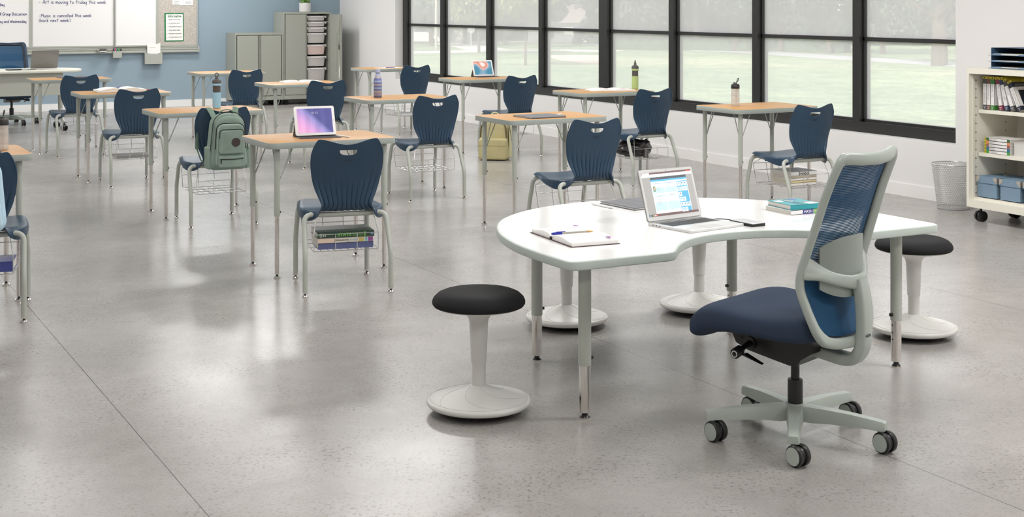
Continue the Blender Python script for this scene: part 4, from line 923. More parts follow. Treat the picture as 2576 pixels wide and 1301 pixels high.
# black bag in a basket
x, y, z = in_chair('l', -.065, -.005, BZ)
t = thing('drawstring_bag', 'crumpled black glossy bag stuffed in a chair basket', 'bag', (x, y, z), 1)
bag_m = mat('black_nylon', (44, 41, 40), .28, spec=.6)
b = B(); rs = []
for i in range(25):
    u = i/24; rr = math.sin(math.pi*min(1, max(.02, u)))**.38; ring_ = []
    for k in range(36):
        a = 2*math.pi*k/36; ca, sa = math.cos(a), math.sin(a)
        f_ = 1+.10*math.sin(3*a+u*9)+.07*math.sin(7*a-u*17)+.05*math.sin(11*a+u*31)
        yy = .135*rr*f_*math.copysign(abs(ca)**.7, ca); zz_ = .078*rr*f_*(1-.35*sstep(.35, 0, u))*math.copysign(abs(sa)**.8, sa)
        ring_.append(((u-.5)*.36+.01*math.sin(5*a+u*12), yy*.9, max(0.001, .078+zz_)))
    rs.append(ring_)
b.rings(rs); bg_ = b.build('bag_body', bag_m, t, smooth=70)
b = B(); b.tube(smooth_curve([(-.18, 0, .08), (-.1, -.11, .13), (.0, -.115, .12), (.08, -.10, .15), (.14, 0, .14)], 6), .007, 8); b.tube(smooth_curve([(-.15, -.05, .05), (-.06, -.128, .06), (.03, -.13, .09)], 6), .006, 8); b.build('drawcord', mat('cord_black', (22, 21, 21), .7), t)
b = B(); b.lathe([(.022, 0), (.026, .004), (.022, .07), (.012, .075)], 18, (.06, -.118)); b.build('bag_pocket', mat('nylon_sheen', (92, 88, 86), .25), t)

# ---------------------------------------------------------------- backpacks
def arch_outline(w0, w1, h, r0, rt, n=8):
    o_ = [(-w0/2+r0, 0), (w0/2-r0, 0)]
    o_ = []
    for k in range(n+1): a = R(-90+90*k/n); o_.append((w0/2-r0+r0*math.cos(a), r0+r0*math.sin(a)))
    xa, za = o_[-1]; xb, zb = w1/2, h-rt*.9
    for k in range(1, 7): o_.append((xa+(xb-xa)*k/7, za+(zb-za)*k/7))
    for k in range(n*2+1): a = R(90*k/(n*2)); o_.append((w1/2-rt+rt*math.cos(a), h-rt*.9+rt*.9*math.sin(a)))
    o_ += [(-x, z) for x, z in reversed(o_)]
    return o_
def bag_layer(name, out, y_front, depth, bev, m, parent, nb=6, z=0):
    b = B(); b.prism([(x, zz_+z) for x, zz_ in out], 0, depth, bev, nb=nb); b.xf(Matrix(((1, 0, 0, 0), (0, 0, -1, y_front+depth), (0, 1, 0, 0), (0, 0, 0, 1)))); return b.build(name, m, parent, smooth=60)
def zip_line(name, pts, y, parent, r=.0028, m=None, up=0):
    b = B(); b.tube([(x, y, z) for x, z in pts], r, 6); return b.build(name, m or blackp, parent)
sagecl = mat('sage_canvas', (132, 150, 138), .85, noise=.22, nscale=14, bump=.5, bscale=160)
sagedk = mat('sage_strap', (112, 134, 118), .6, noise=.1)
piping = mat('sage_piping', (176, 192, 178), .7)
x, y, z = in_chair('c', -.012, -.305, .415)
t = thing('backpack', 'sage green canvas backpack hung over a chair back', 'backpack', (x, y, z), -1)
bo = arch_outline(.278, .225, .385, .05, .095)
bag_layer('main_body', bo, -.145, .155, .045, sagecl, t)
f1 = arch_outline(.215, .19, .30, .03, .05); p1 = bag_layer('front_pocket', f1, -.178, .05, .022, sagecl, t, z=.02)
f2 = arch_outline(.175, .165, .165, .02, .025); p2 = bag_layer('upper_pocket', f2, -.196, .03, .012, sagecl, t, z=.115)
f3 = arch_outline(.185, .18, .082, .018, .018); p3 = bag_layer('lower_pocket', f3, -.196, .03, .012, sagecl, t, z=.022)
for s in (-1, 1): bag_layer('side_pocket', arch_outline(.03, .03, .15, .01, .012), -.13, .10, .01, sagecl, t, z=.01).location.x = s*.134
zip_line('zipper', [(xx, zz_+.01) for xx, zz_ in bo[6:-6] if zz_ > .12], -.128, t, .003)
zip_line('zipper', [(xx*1.03, zz_+.022) for xx, zz_ in f1[4:-4] if zz_ > .10], -.160, p1, .003)
zip_line('zipper', [(xx, zz_+.117) for xx, zz_ in f2[6:-6] if zz_ > .10], -.192, p2, .0025)
zip_line('zipper', [(-.08, .083), (-.03, .080), (.03, .080), (.08, .084)], -.198, p3, .003); b = B(); b.box((-.074, -.200, .068), (.006, .003, .03)); b.build('zip_pull', blackp, p3)
b = B(); b.tube([(xx*.93, -.178, zz_*.95+.03) for xx, zz_ in f1[5:-5]], .0016, 5); b.build('piping', piping, p1)
b = B(); b.cyl((.028, -.1955, .195), (.028, -.1995, .195), .030, seg=32); b.build('round_patch', mat('leather_patch', (60, 50, 46), .6), p2)
b = B(); b.tube(fillet([(-.05, -.06, .375), (-.045, -.06, .40), (0, -.06, .412), (.045, -.06, .40), (.05, -.06, .375)], .02, 4), .0045, 8); b.build('top_handle', sagedk, t)
for s in (-1, 1):
    b = B(); pth = smooth_curve([(s*.075, -.03, .35), (s*.085, .02, .392), (s*.095, .045, .412), (s*.105, .082, .405), (s*.125, .098, .33), (s*.160, .10, .20), (s*.165, .09, .13)], 5)
    b.tube(pth, .020, 10, up=(1, 0, 0), sx=.28); b.build('shoulder_strap', sagedk, t)
    b = B(); b.tube([(s*.165, .09, .13), (s*.155, .03, .06), (s*.13, -.02, .03)], .005, 6, up=(1, 0, 0), sx=.4); b.build('webbing', mat('sage_webbing', (84, 104, 90), .8), t)
# yellow backpack
yel = mat('khaki_canvas', (184, 174, 130), .85, noise=.12, nscale=12, bump=.4, bscale=160)
t = thing('backpack', 'khaki yellow backpack standing on the floor by the windows', 'backpack', (6.40, 12.25, 0), -40)
bo = arch_outline(.31, .26, .40, .04, .11); bag_layer('main_body', bo, -.09, .18, .04, yel, t)
f1 = arch_outline(.29, .285, .21, .03, .03); p1 = bag_layer('front_pocket', f1, -.135, .075, .02, yel, t, z=.008)
zip_line('zipper', [(xx*.98, zz_) for xx, zz_ in bo[6:-6] if zz_ > .21], -.080, t, .006, mat('zip_olive', (92, 84, 48), .7))
zip_line('flap_seam', [(-.14, .150), (0, .146), (.14, .148)], -.136, p1, .0015, mat('seam_olive', (140, 130, 84), .8))
b = B(); b.box((-.085, -.139, .125), (.006, .003, .045)); b.build('zip_pull', chrome, p1); b = B(); b.box((-.088, -.09, .36), (.007, .004, .05)); b.build('zip_pull', chrome, t)
b = B(); b.tube(fillet([(-.045, .0, .39), (-.045, .0, .45), (0, 0, .475), (.045, 0, .45), (.045, 0, .39)], .03, 5), .006, 8, sx=.6); b.build('top_handle', mat('khaki_strap', (214, 208, 164), .8), t)
b = B(); b.prism(rrect(.15, .34, .01), 0, .004); b.xf(Matrix.Translation((.152, .02, .18)) @ Matrix.Rotation(R(90), 4, 'Y') @ Matrix.Rotation(R(90), 4, 'Z') @ Matrix.Scale(.9, 4)); b.build('side_panel', mat('khaki_side', (216, 210, 168), .85), t)
# pale blue bag at the left edge
x, y, z = in_chair('e', .02, -.315, .46)
t = thing('backpack', 'pale blue bag hung on the chair at the left picture edge', 'backpack', (x, y, z), -4)
pbl = mat('pale_blue_cloth', (186, 214, 230), .8, noise=.08)
bag_layer('main_body', arch_outline(.26, .22, .36, .06, .09), -.13, .14, .04, pbl, t); bag_layer('front_pocket', arch_outline(.22, .2, .15, .04, .03), -.16, .05, .02, pbl, t, z=.01)
b = B(); b.tube(fillet([(-.05, -.05, .35), (0, -.05, .39), (.05, -.05, .35)], .03, 5), .005, 8); b.build('top_handle', mat('navy_strap', (30, 66, 96), .7), t)
for s in (-1, 1):
    b = B(); b.tube(smooth_curve([(s*.07, -.03, .33), (s*.085, .03, .37), (s*.10, .075, .375), (s*.125, .10, .28), (s*.15, .10, .15)], 5), .018, 8, up=(1, 0, 0), sx=.28); b.build('shoulder_strap', pbl, t)

# ---------------------------------------------------------------- boards on the back wall
def XB(px, Y):                       # x of the wall point seen at a picture column
    a = (px-1288)/FPX; s_, c_ = math.sin(R(YAW)), math.cos(R(YAW)); return Y*(s_+a*c_)/(c_-a*s_)
board_w = mat('whiteboard_enamel', (238, 236, 235), .22)
board_f = mat('board_frame_grey', (172, 174, 166), .4)
m, nt, b_ = nodes('tack_fabric'); tackm = m
tc = N(nt, 'ShaderNodeTexCoord'); tn = N(nt, 'ShaderNodeTexNoise', Scale=70.0, Detail=3.0); nt.links.new(tc.outputs['Object'], tn.inputs['Vector'])
nt.links.new(ramp(nt, tn.outputs['Fac'], [(.35, rgb(172, 164, 155)), (.65, rgb(200, 193, 184))]), b_.inputs['Base Color']); b_.inputs['Roughness'].default_value = .95
ZB0, ZB1 = .918, 2.1
def panel(name, label, cat, x0, x1, y_, face, z0=ZB0, group=None):
    t = thing(name, label, cat, ((x0+x1)/2, y_, z0), group=group); w_ = x1-x0; h_ = ZB1-z0
    b = B(); b.box((0, 0, h_/2), (w_-.01, .012, h_-.01)); b.build('surface', face, t, smooth=0)
    b = B(); e = .022
    for x in (-w_/2+e/2, w_/2-e/2): b.box((x, -.003, h_/2), (e, .024, h_))
    for z in (e/2, h_-e/2): b.box((0, -.003, z), (w_-2*e, .024, e))
    b.build('frame', board_f, t, smooth=0); return t
W1 = panel('whiteboard', 'whiteboard panel with lesson notes cut by the left edge', 'whiteboard', 1.2, 3.338, YB-.035, board_w, group='whiteboard panels')
W2 = panel('whiteboard', 'whiteboard panel with the Art and Music notices', 'whiteboard', 3.339, 4.535, YB-.035, board_w, group='whiteboard panels')
W3 = panel('whiteboard', 'narrow blank whiteboard panel beside the tackboard', 'whiteboard', 4.520, 5.155, YB-.060, board_w, group='whiteboard panels')
W4 = panel('tackboard', 'grey speckled tackboard at the right end of the boards', 'tackboard', 5.156, 5.772, YB-.035, tackm)
# hand lettering as marker strokes
GL = {
 'A': [[(0, 0), (.28, 1), (.34, 1), (.5, 0)], [(.08, .42), (.46, .45)]], 'r': [[(.04, .6), (.08, 0)], [(.07, .38), (.2, .58), (.36, .56)]], 't': [[(.2, 1), (.2, 0)], [(0, .68), (.42, .72)]],
 'i': [[(.08, .58), (.09, 0)], [(.09, .84), (.1, .88)]], 's': [[(.36, .58), (.12, .55), (.1, .38), (.3, .25), (.28, .05), (.02, .02)]], 'm': [[(.02, .58), (.05, 0)], [(.05, .4), (.2, .6), (.28, .02)], [(.28, .4), (.45, .6), (.54, 0)]],
 'o': [[(.2, .56), (.04, .38), (.08, .06), (.26, .02), (.4, .2), (.36, .48), (.2, .56)]], 'v': [[(0, .58), (.18, 0), (.36, .6)]], 'n': [[(.04, .58), (.06, 0)], [(.06, .4), (.24, .58), (.36, .4), (.38, 0)]],
 'g': [[(.36, .56), (.12, .54), (.03, .3), (.12, .04), (.34, .12), (.37, .56), (.34, -.3), (.1, -.42), (.0, -.3)]], 'f': [[(.42, .96), (.24, .98), (.16, .7), (.16, 0)], [(0, .54), (.36, .58)]],
 'd': [[(.36, .5), (.14, .52), (.03, .28), (.12, .02), (.34, .12)], [(.38, 1), (.38, 0)]], 'a': [[(.34, .5), (.16, .57), (.03, .3), (.1, .03), (.3, .1), (.35, .52), (.4, 0)]], 'y': [[(.02, .58), (.06, .2), (.2, .1), (.36, .3)], [(.36, .58), (.36, -.1), (.28, -.42), (.2, -.3)]],
 'h': [[(.04, 1), (.05, 0)], [(.05, .36), (.22, .55), (.34, .4), (.36, 0)]], 'w': [[(0, .58), (.12, 0), (.26, .5), (.4, 0), (.54, .6)]], 'e': [[(.04, .3), (.36, .34), (.28, .56), (.1, .52), (.02, .26), (.14, .02), (.38, .08)]],
 'k': [[(.05, 1), (.05, 0)], [(.36, .6), (.08, .3), (.38, 0)]], 'M': [[(0, 0), (.08, .96), (.3, .4), (.52, .96), (.62, 0)]], 'u': [[(.03, .58), (.06, .08), (.24, .02), (.36, .2), (.38, .6), (.4, 0)]], 'c': [[(.34, .5), (.16, .56), (.03, .3), (.12, .03), (.34, .08)]],
 'l': [[(.08, 1), (.08, 0)]], '(': [[(.26, 1.02), (.06, .7), (.04, .2), (.2, -.1)]], ')': [[(.02, 1.02), (.2, .7), (.22, .2), (.06, -.1)]], 'b': [[(.04, 1), (.06, 0), (.26, .02), (.36, .26), (.24, .5), (.06, .4)]], 'x': [[(0, .56), (.34, 0)], [(.34, .58), (0, 0)]],
 'G': [[(.48, .82), (.26, .98), (.04, .6), (.06, .14), (.3, 0), (.5, .2), (.48, .44), (.26, .42)]], 'p': [[(.04, .56), (.05, -.42)], [(.05, .45), (.24, .56), (.36, .34), (.22, .08), (.06, .16)]], 'D': [[(.06, .96), (.06, 0)], [(-.02, .94), (.34, .84), (.46, .46), (.3, .06), (.02, .02)]],
 'W': [[(0, .9), (.14, 0), (.3, .7), (.46, 0), (.62, .95)]], '-': [[(.02, .36), (.3, .38)]], ' ': []}
ADV = {'m': .66, 'w': .62, 'M': .74, 'W': .74, 'i': .22, 'l': .22, '(': .34, ')': .3, ' ': .34, 'A': .6, 'G': .6, 'D': .56, 't': .48, 'r': .42}
def scribble(s, x0, x1, z, hgt, parent):
    tot = sum(ADV.get(c, .5) for c in s); k = (x1-x0)/tot; b = B(); x = x0; px_, py_, pz_ = parent.location
    for c in s:
        for st in GL[c]:
            pts = [Vector((x+p[0]*k-px_, -.0068, z+p[1]*hgt-pz_)) for p in st]
            if len(pts) > 2: pts = smooth_curve(pts, 4)
            b.tube(pts, .0031, 5, up=(0, 1, 0))
        x += ADV.get(c, .5)*k
    return b.build('lettering', blueink, parent, smooth=60)
yb = YB-.042
def zw(px, py):
    X = XB(px, yb); Z = X*math.sin(R(YAW))+yb*math.cos(R(YAW)); return EYE-(py-11)*Z/FPX
for s_, a, c, py, h_ in (('- Art is moving to friday this week', 98, 268, 9.5, .052), ('-Music is cancelled this week', 98, 231, 43, .047), ('(back next week)', 98, 178, 55, .045)): scribble(s_, XB(a, yb), XB(c, yb), (zw(a, py)+zw(c, py))/2, h_, W2)
for s_, a, c, py, h_ in (('day', -2, 12, 15, .040), ('all Group Discussion', -4, 68, 38.5, .042), ('day and Wednesday', -6, 67, 57, .040)): scribble(s_, XB(a, yb), XB(c, yb), zw(c, py), h_, W1)
# rail
t = thing('marker_rail', 'long ribbed grey rail running under the boards', 'rail', (3.5, YB-.001, .915))
b = B(); prf = [(0, 0), (-.050, -.002), (-.052, -.014), (-.046, -.016), (-.046, -.030), (-.056, -.034), (-.056, -.044), (-.047, -.047), (-.047, -.060), (-.058, -.064), (-.060, -.080), (-.056, -.092), (0, -.092)]
b.rings([[(x, y, z) for y, z in prf] for x in (-2.3, 2.272)]); b.build('rail_body', board_f, t, smooth=20)
b = B(); b.box((2.283, -.031, -.046), (.022, .064, .094)); b.build('end_cap', board_f, t, smooth=0)
def at_rail(px, dz): return (XB(px, YB-.07), YB-.062, .915+dz)
x, y, z = at_rail(258, -.083); t = thing('eraser_tray', 'small grey bracket tray hooked on the marker rail', 'tray', (x, y, z))
b = B(); b.rings([[(xx*sc, yy, zz_) for xx, zz_ in ((-.085, .052), (-.062, .008), (-.03, 0), (.03, 0), (.062, .008), (.085, .052), (.078, .054), (.056, .014), (.03, .006), (-.03, .006), (-.056, .014), (-.078, .054))] for yy, sc in ((-.05, 1), (.0, 1))]); b.build('bracket', board_f, t, smooth=20)
t = thing('board_eraser', 'grey felt board eraser resting in the rail tray', 'eraser', (x+.004, y-.025, z+.014)); b = B(); b.box((0, 0, .010), (.098, .040, .014)); b.build('holder', mat('holder_white', (225, 225, 222), .4), t); b = B(); b.box((0, 0, .032), (.088, .036, .032)); b.build('felt', mat('felt_grey', (96, 90, 90), .95), t)
x, y, z = at_rail(294, -.158); t = thing('marker_cup', 'grey metal cup of markers hanging on the rail', 'cup', (x, y, z)); CP = (x, y, z)
b = B(); w_, d_, h_ = .125, .055, .088
b.box((0, -d_, h_/2), (w_, .003, h_)); b.box((0, -.0015, h_/2+.02), (w_, .003, h_+.04)); b.box((0, -d_/2, .0015), (w_, d_, .003))
for s_ in (-1, 1): b.box((s_*(w_/2-.0015), -d_/2, h_/2), (.003, d_, h_))
b.build('cup_body', board_f, t, smooth=0)
for i, (dx, cc, lb) in enumerate(((-.046, (40, 40, 44), 'black dry erase marker at the left of the cup'), (-.024, (206, 60, 150), 'magenta dry erase marker in the rail cup'), (.000, (30, 130, 60), 'green dry erase marker in the middle of the cup'), (.022, (36, 140, 64), 'green dry erase marker right of its green twin'), (.044, (30, 30, 34), 'black dry erase marker at the right of the cup'))):
    q = thing('marker', lb, 'marker', (CP[0]+dx, CP[1]-.03, CP[2]+.004), rot=(R(3), R((i-2)*2), 0), group='markers in the cup')
    mc = mat('marker_%d' % i, cc, .4); b = B(); b.cyl((0, 0, 0), (0, 0, .098), .0085, seg=12); b.build('barrel', mat('marker_white', (236, 236, 236), .4), q)
    b = B(); b.tube([(0, 0, .098), (0, 0, .128), (0, 0, .136)], [.0095, .0092, .006], 12); b.build('cap', mc, q); b = B(); b.cyl((0, -.0005, .062), (0, -.0005, .086), .0089, seg=12); b.build('colour_band', mc, q)
x, y, z = at_rail(385, -.262); t = thing('paper_pocket', 'grey metal paper holder hanging below the board rail', 'holder', (x, y, z)); PP = (x, y, z)
b = B(); w_, d_, h_ = .268, .05, .170
for xx in range(12):
    x0 = -w_/2+w_*xx/12; x1 = x0+w_/12; u0, u1 = (abs(x0)/(w_/2)), (abs(x1)/(w_/2))
    f_ = lambda u: h_-.020*sstep(.62, .35, u)
    b.add([(x0, -d_, 0), (x1, -d_, 0), (x1, -d_, f_(u1)), (x0, -d_, f_(u0)), (x0, -d_+.003, 0), (x1, -d_+.003, 0), (x1, -d_+.003, f_(u1)), (x0, -d_+.003, f_(u0))], [(0, 1, 2, 3), (5, 4, 7, 6), (3, 2, 6, 7)])
b.box((0, -.0015, h_/2+.02), (w_, .003, h_+.04)); b.box((0, -d_/2, .0015), (w_, d_, .003))
for s_ in (-1, 1): b.box((s_*(w_/2-.0015), -d_/2, h_/2), (.003, d_, h_))
b.build('pocket_body', board_f, t, smooth=0)
for i in range(3):
    q = thing('paper_sheet', ('front sheet of printed paper in the wall holder', 'middle sheet of paper in the wall holder', 'rear sheet of paper standing highest in the holder')[i], 'paper', (PP[0]+.008+.002*i, PP[1]-.036+.009*i, PP[2]+.006+.008*i), rot=(R(-3), 0, 0), group='sheets in the wall holder')
    b = B(); b.box((0, 0, .145), (.196, .002, .29)); b.build('sheet', paper, q, smooth=0)
    if i == 0: rects('printing', q, [(-.07, .24, .02, .244, 0, 0), (-.07, .20, -.06, .203, 0, 0), (-.07, .19, -.058, .193, 0, 0), (-.07, .155, .05, .157, 0, 0), (-.07, .145, .03, .147, 0, 0)], [greyink], loc=(0, -.0012, 0), rot=(R(90), 0, 0))
# posters
t = thing('poster', 'green bordered Informative poster pinned to the tackboard', 'poster', (XB(438.5, YB-.05), YB-.0455, 0)); pw, pz0, pz1 = .292, zw(438, 104), zw(438, 32.5)
t.location.z = pz0; ph = pz1-pz0
b = B(); b.box((0, 0, ph/2), (pw, .0012, ph)); b.build('border', mat('poster_green', (34, 122, 70), .5), t, smooth=0, rot=(0, R(-.5), 0))
b = B(); b.box((.004, -.001, ph/2-.002), (pw-.036, .0012, ph-.034)); b.build('sheet', paper, t, smooth=0, rot=(0, R(-.5), 0))
text('Informative', .052, mat('poster_green_ink', (24, 104, 60), .6), t, (.004, -.0022, ph-.066), (R(90), 0, 0), ax='CENTER', sx=.86, bold=.0012)
for i, s_ in enumerate(('Select a narrow topic', 'List important points', 'Add specifics & support', 'Group related details', 'Restate the topic/thesis', 'Use topic related words')):
    z = ph-.108-i*.053; text(s_, .022, ink, t, (-.085, -.0022, z), (R(90), 0, 0), sx=.92, bold=.0004); text('• •• ••', .010, greyink, t, (-.085, -.0022, z-.016), (R(90), 0, 0), sx=3.2); text(('1', '2', '3', '4', '5', '6')[i], .018, ink, t, (-.110, -.0022, z-.006), (R(90), 0, 0))
q = thing('push_pin', 'small yellow push pin holding the green bordered poster', 'pin', (t.location.x+.004, YB-.047, pz1-.012)); b = B(); b.cyl((0, 0, 0), (0, -.008, 0), .006, .005, 12); b.build('pin_head', mat('pin_yellow', (226, 196, 60), .4), q)
t = thing('poster', 'pair of printed notices cut by the top of the view on the tackboard', 'poster', (XB(460, YB-.05), YB-.0455, zw(460, 13.5)))
b = B(); b.box((0, 0, .15), (.31, .0012, .30)); b.build('sheet', paper, t, smooth=0)
for s_, x_, z_, sz_ in (('November 7th at', -.14, .030, .016), ('East Valley High School', -.145, .012, .013), ('at this time', -.13, .055, .02)): text(s_, sz_, ink, t, (x_, -.001, z_), (R(90), 0, 0), sx=.8, bold=.0003)
rects('printing', t, [(.03, .02, .13, .024, 0, 0), (.03, .035, .14, .039, 1, 0), (.03, .05, .12, .054, 0, 0), (.01, .0, .012, .10, 0, 0)], [greyink, blueink], loc=(0, -.001, 0), rot=(R(90), 0, 0))

# ---------------------------------------------------------------- cabinets
cabg = mat('grey_steel_cabinet', (162, 164, 154), .45)
cabd = mat('cabinet_inside', (112, 113, 105), .5)
CYF, CYB = 20.40, YB-.02
def dual_caster(parent, x, y, z1=.09, r=.036, rz=20, name='caster'):
    g = B()
    for s_ in (-1, 1): g.tube([(s_*.008, 0, r), (s_*.011, 0, r), (s_*.027, 0, r), (s_*.030, 0, r)], [r*.92, r, r, r*.86], 24)
    g.box((0, .004, r+.012), (.014, .04, .04)); g.cyl((0, 0, r), (0, 0, z1), .009, seg=12); g.box((0, 0, z1-.002), (.05, .05, .004))
    g.xf(Matrix.Translation((x, y, 0)) @ Matrix.Rotation(R(rz), 4, 'Z')); g.build(name, blackp, parent)
def cabinet(label, x0, x1, z1, open_right):
    t = thing('storage_cabinet', label, 'cabinet', ((x0+x1)/2, (CYF+CYB)/2, 0)); w_, d_, z0 = x1-x0, CYB-CYF, .085
    b = B(); T_ = .018
    for s_ in (-1, 1): b.box((s_*(w_/2-T_/2), 0, (z0+z1)/2), (T_, d_, z1-z0))
    b.box((0, 0, z1-.015), (w_-2*T_, d_, .03)); b.box((0, 0, z0+.03), (w_-2*T_, d_, .06)); b.box((0, d_/2-.005, (z0+z1)/2), (w_-2*T_, .01, z1-z0-.09))
    if open_right: b.box((-.002, 0.02, (z0+z1)/2), (.012, d_-.06, z1-z0-.09))
    b.build('body', cabg, t, smooth=0)
    dz0, dz1 = z0+.068, z1-.038; dw = w_/2-T_-.004
    for s_ in (-1, 1):
        if s_ == 1 and open_right: continue
        g = B(); xc_ = s_*(w_/4-T_/2+.000); g.box((xc_-s_*.0, -d_/2+.008, (dz0+dz1)/2), (dw-.022, .018, dz1-dz0)); g.box((xc_-s_*(dw/2-.008), -d_/2+.014, (dz0+dz1)/2), (.014, .018, dz1-dz0)); dr = g.build('door', cabg, t, smooth=0)
        g = B(); g.box((xc_-s_*(dw/2-.018), -d_/2+.0045, (dz0+dz1)/2), (.007, .019, dz1-dz0-.002)); g.build('pull_groove', mat('groove_dark', (84, 85, 80), .5), dr, smooth=0)
        if s_ == 1: g = B(); g.cyl((xc_-s_*(dw/2-.040), -d_/2, .80), (xc_-s_*(dw/2-.040), -d_/2-.004, .80), .007, seg=14); g.build('lock', chrome, dr)
    if open_right:
        g = B(); g.box((0, -.19, 0), (.018, .37, dz1-dz0)); g.box((-.012, -.362, 0), (.010, .026, dz1-dz0)); g.box((-.010, -.19, (dz1-dz0)/2-.012), (.006, .33, .02)); g.box((-.012, -.24, .03), (.004, .006, .62)); g.box((-.012, -.27, .34), (.004, .06, .006))
        dr = g.build('door', cabg, t, smooth=0, loc=(w_/2-.006, -d_/2-.004, (dz0+dz1)/2), rot=(0, 0, R(-1)+R(8)))
        g = B(); g.tube([(-.020, -.330, -.62), (-.020, -.330, .05), (-.020, -.300, .10), (-.020, -.300, .17), (-.020, -.330, .25), (-.020, -.330, .62)], .0045, 8); g.build('latch_rod', chrome, dr)
        g = B(); g.box((-.018, -.318, .12), (.014, .03, .07)); g.build('latch', mat('latch_steel', (150, 150, 150), .3, .8), dr)
        g = B(); g.box((w_/2-.028, -d_/2+.02, z1-.16), (.018, .03, .07)); g.cyl((w_/2-.035, -d_/2+.01, z1-.155), (w_/2-.06, -d_/2+.01, z1-.155), .010, seg=12); g.build('hinge', chrome, t)
    for sx in (-1, 1):
        for sy in (-1, 1): dual_caster(t, sx*(w_/2-.06), sy*(d_/2-.07), z0, .034, 25 if sx < 0 else 60)
    return t
cabinet('low grey steel cabinet with two closed doors on the back wall', 6.222, 6.978, 1.112, False)
cabinet('tall grey steel cabinet with its right door open on clear bins', 6.985, 7.752, 1.432, True)
binm = mat('frosted_bin', (226, 220, 218), .35, alpha=.80)
binlid = mat('bin_lid', (236, 232, 230), .35)
for i, (zt, hh, lb) in enumerate(((1.372, .078, 'shallow clear bin topmost in the open cabinet'), (1.281, .078, 'shallow clear bin second from the top in the cabinet'), (1.192, .078, 'shallow clear bin third from the top in the cabinet'), (1.101, .155, 'deep clear bin below the three shallow ones'), (.921, .155, 'deep clear bin with pinkish contents'), (.739, .155, 'deep clear bin with layered papers inside'), (.560, .23, 'deepest clear bin low in the open cabinet'))):
    t = thing('storage_bin', lb, 'bin', (7.532, 20.60, zt-hh), group='clear bins in the open cabinet')
    b = B(); wt, wb = .150, .132
    b.rings([[(x*k, y*k2, z) for x, y in rrect(2, 2, .2, 3)] for k, k2, z in ((wb, .150, .002), (wb+.004, .152, .010), (wt, .165, hh-.012), (wt-.004, .161, hh-.012), (wb, .148, .012))], cap=(1, 1)); b.build('tub', binm if i != 4 else mat('frosted_pink', (228, 204, 198), .35), t, smooth=30)
    b = B(); b.prism(rrect(.335, .35, .02), hh-.012, hh, .003, nb=2); b.box((0, -.172, hh-.016), (.20, .006, .012))
    for s_ in (-1, 1): b.box((s_*.152, -.16, hh-.022), (.012, .02, .02))
    b.build('lid', binlid, t)
    if i > 4:
        for j in range(3): b = B(); b.box((-.03+.02*j, 0, .03+.035*j), (.16, .2, .006+.01*(j % 2))); b.build('contents', paper, t, smooth=0)
# plant on the cabinet
t = thing('potted_plant', 'round leaved green plant in a white pot on the tall cabinet', 'plant', (7.41, 20.62, 1.432))
b = B(); b.lathe([(.085, 0), (.090, .003), (.092, .14), (.090, .143), (.084, .143), (.082, .12)], 32); b.build('pot', mat('matte_pot', (214, 212, 210), .7, noise=.05), t, smooth=50)
b = B(); b.lathe([(.083, .118), (.02, .125)], 24); b.build('soil', mat('soil', (60, 48, 40), .95), t)
lfm = mat('plant_leaf', (92, 126, 60), .35, noise=.25, nscale=12); st_ = mat('plant_stem', (96, 110, 60), .6)
rnd = random.Random(3)
for k in range(20):
    a = 6.28*k/20*2.4; rr = rnd.uniform(.03, .13); hz = rnd.uniform(.13, .24); c = Vector((rr*math.cos(a), rr*math.sin(a), hz)); s_ = B(); s_.tube(smooth_curve([(0, 0, .12), (c.x*.4, c.y*.4, hz*.8), tuple(c)], 4), .0025, 5); sm = s_.build('stem', st_, t)
    l_ = B(); e = Euler((R(rnd.uniform(20, 75)), 0, a-R(90)+R(180))).to_matrix().to_4x4(); Lr = rnd.uniform(.030, .045)
    l_.grid(lambda u, v: (lambda q: Matrix.Translation(c) @ e @ q)(Vector(((2*u-1)*Lr*math.sin(math.pi*max(.03, min(.97, v)))**.6, v*Lr*2.1, .012*(1-(2*u-1)**2)-.02*v*v))), 6, 8); l_.build('leaf', lfm, sm, smooth=80)

# ---------------------------------------------------------------- teacher desk
deskm = mat('warm_grey_laminate', (214, 213, 202), .4); panm = mat('modesty_grey', (178, 179, 170), .45); tgm = mat('desk_leg_paint', (176, 178, 168), .35)
t = thing('teacher_desk', 'long pale grey teacher desk with rounded end and modesty panel', 'desk', (2.50, 17.80, 0))
b = B(); b.prism(rrect(1.90, .74, .37, 14), .715, .750, .012, nb=3); b.build('desktop', deskm, t, smooth=50)
b = B(); b.box((-.02, -.25, .585), (1.40, .016, .29)); b.box((.672, -.225, .585), (.016, .05, .29)); b.build('modesty_panel', panm, t, smooth=0)
for s_ in (-1, 1):
    g = B(); g.tube([(s_*.70, 0, .715), (s_*.70, 0, .36)], .030, 16); g.tube(smooth_curve([(s_*.70, 0, .40), (s_*.70, 0, .26), (s_*.70, -.10, .14), (s_*.70, -.26, .10)], 5), [.032-.014*i/15 for i in range(16)], 12); g.tube(smooth_curve([(s_*.70, 0, .40), (s_*.70, 0, .26), (s_*.70, .10, .14), (s_*.70, .26, .10)], 5), [.032-.014*i/15 for i in range(16)], 12); lg = g.build('leg', tgm, t)
    for sy in (-1, 1): dual_caster(lg, s_*.70, sy*.25, .10, .038, 25)
L2 = laptop('grey laptop seen from behind on the teacher desk', (2.985, 17.88, .7505), 180+6, .33, .23, 20, content=False, lidc=mat('laptop_lid_grey', (134, 130, 126), .35, .4), sh=.235)
t = thing('portable_drive', 'dark portable drive left of the teacher desk laptop', 'hard drive', (2.62, 17.62, .7505), 10); slab('case', .17, .09, .014, .01, blackp, t); slab('top_plate', .16, .08, .001, .008, MATS['drive_silver'], t, loc=(0, 0, .014), bev=0)
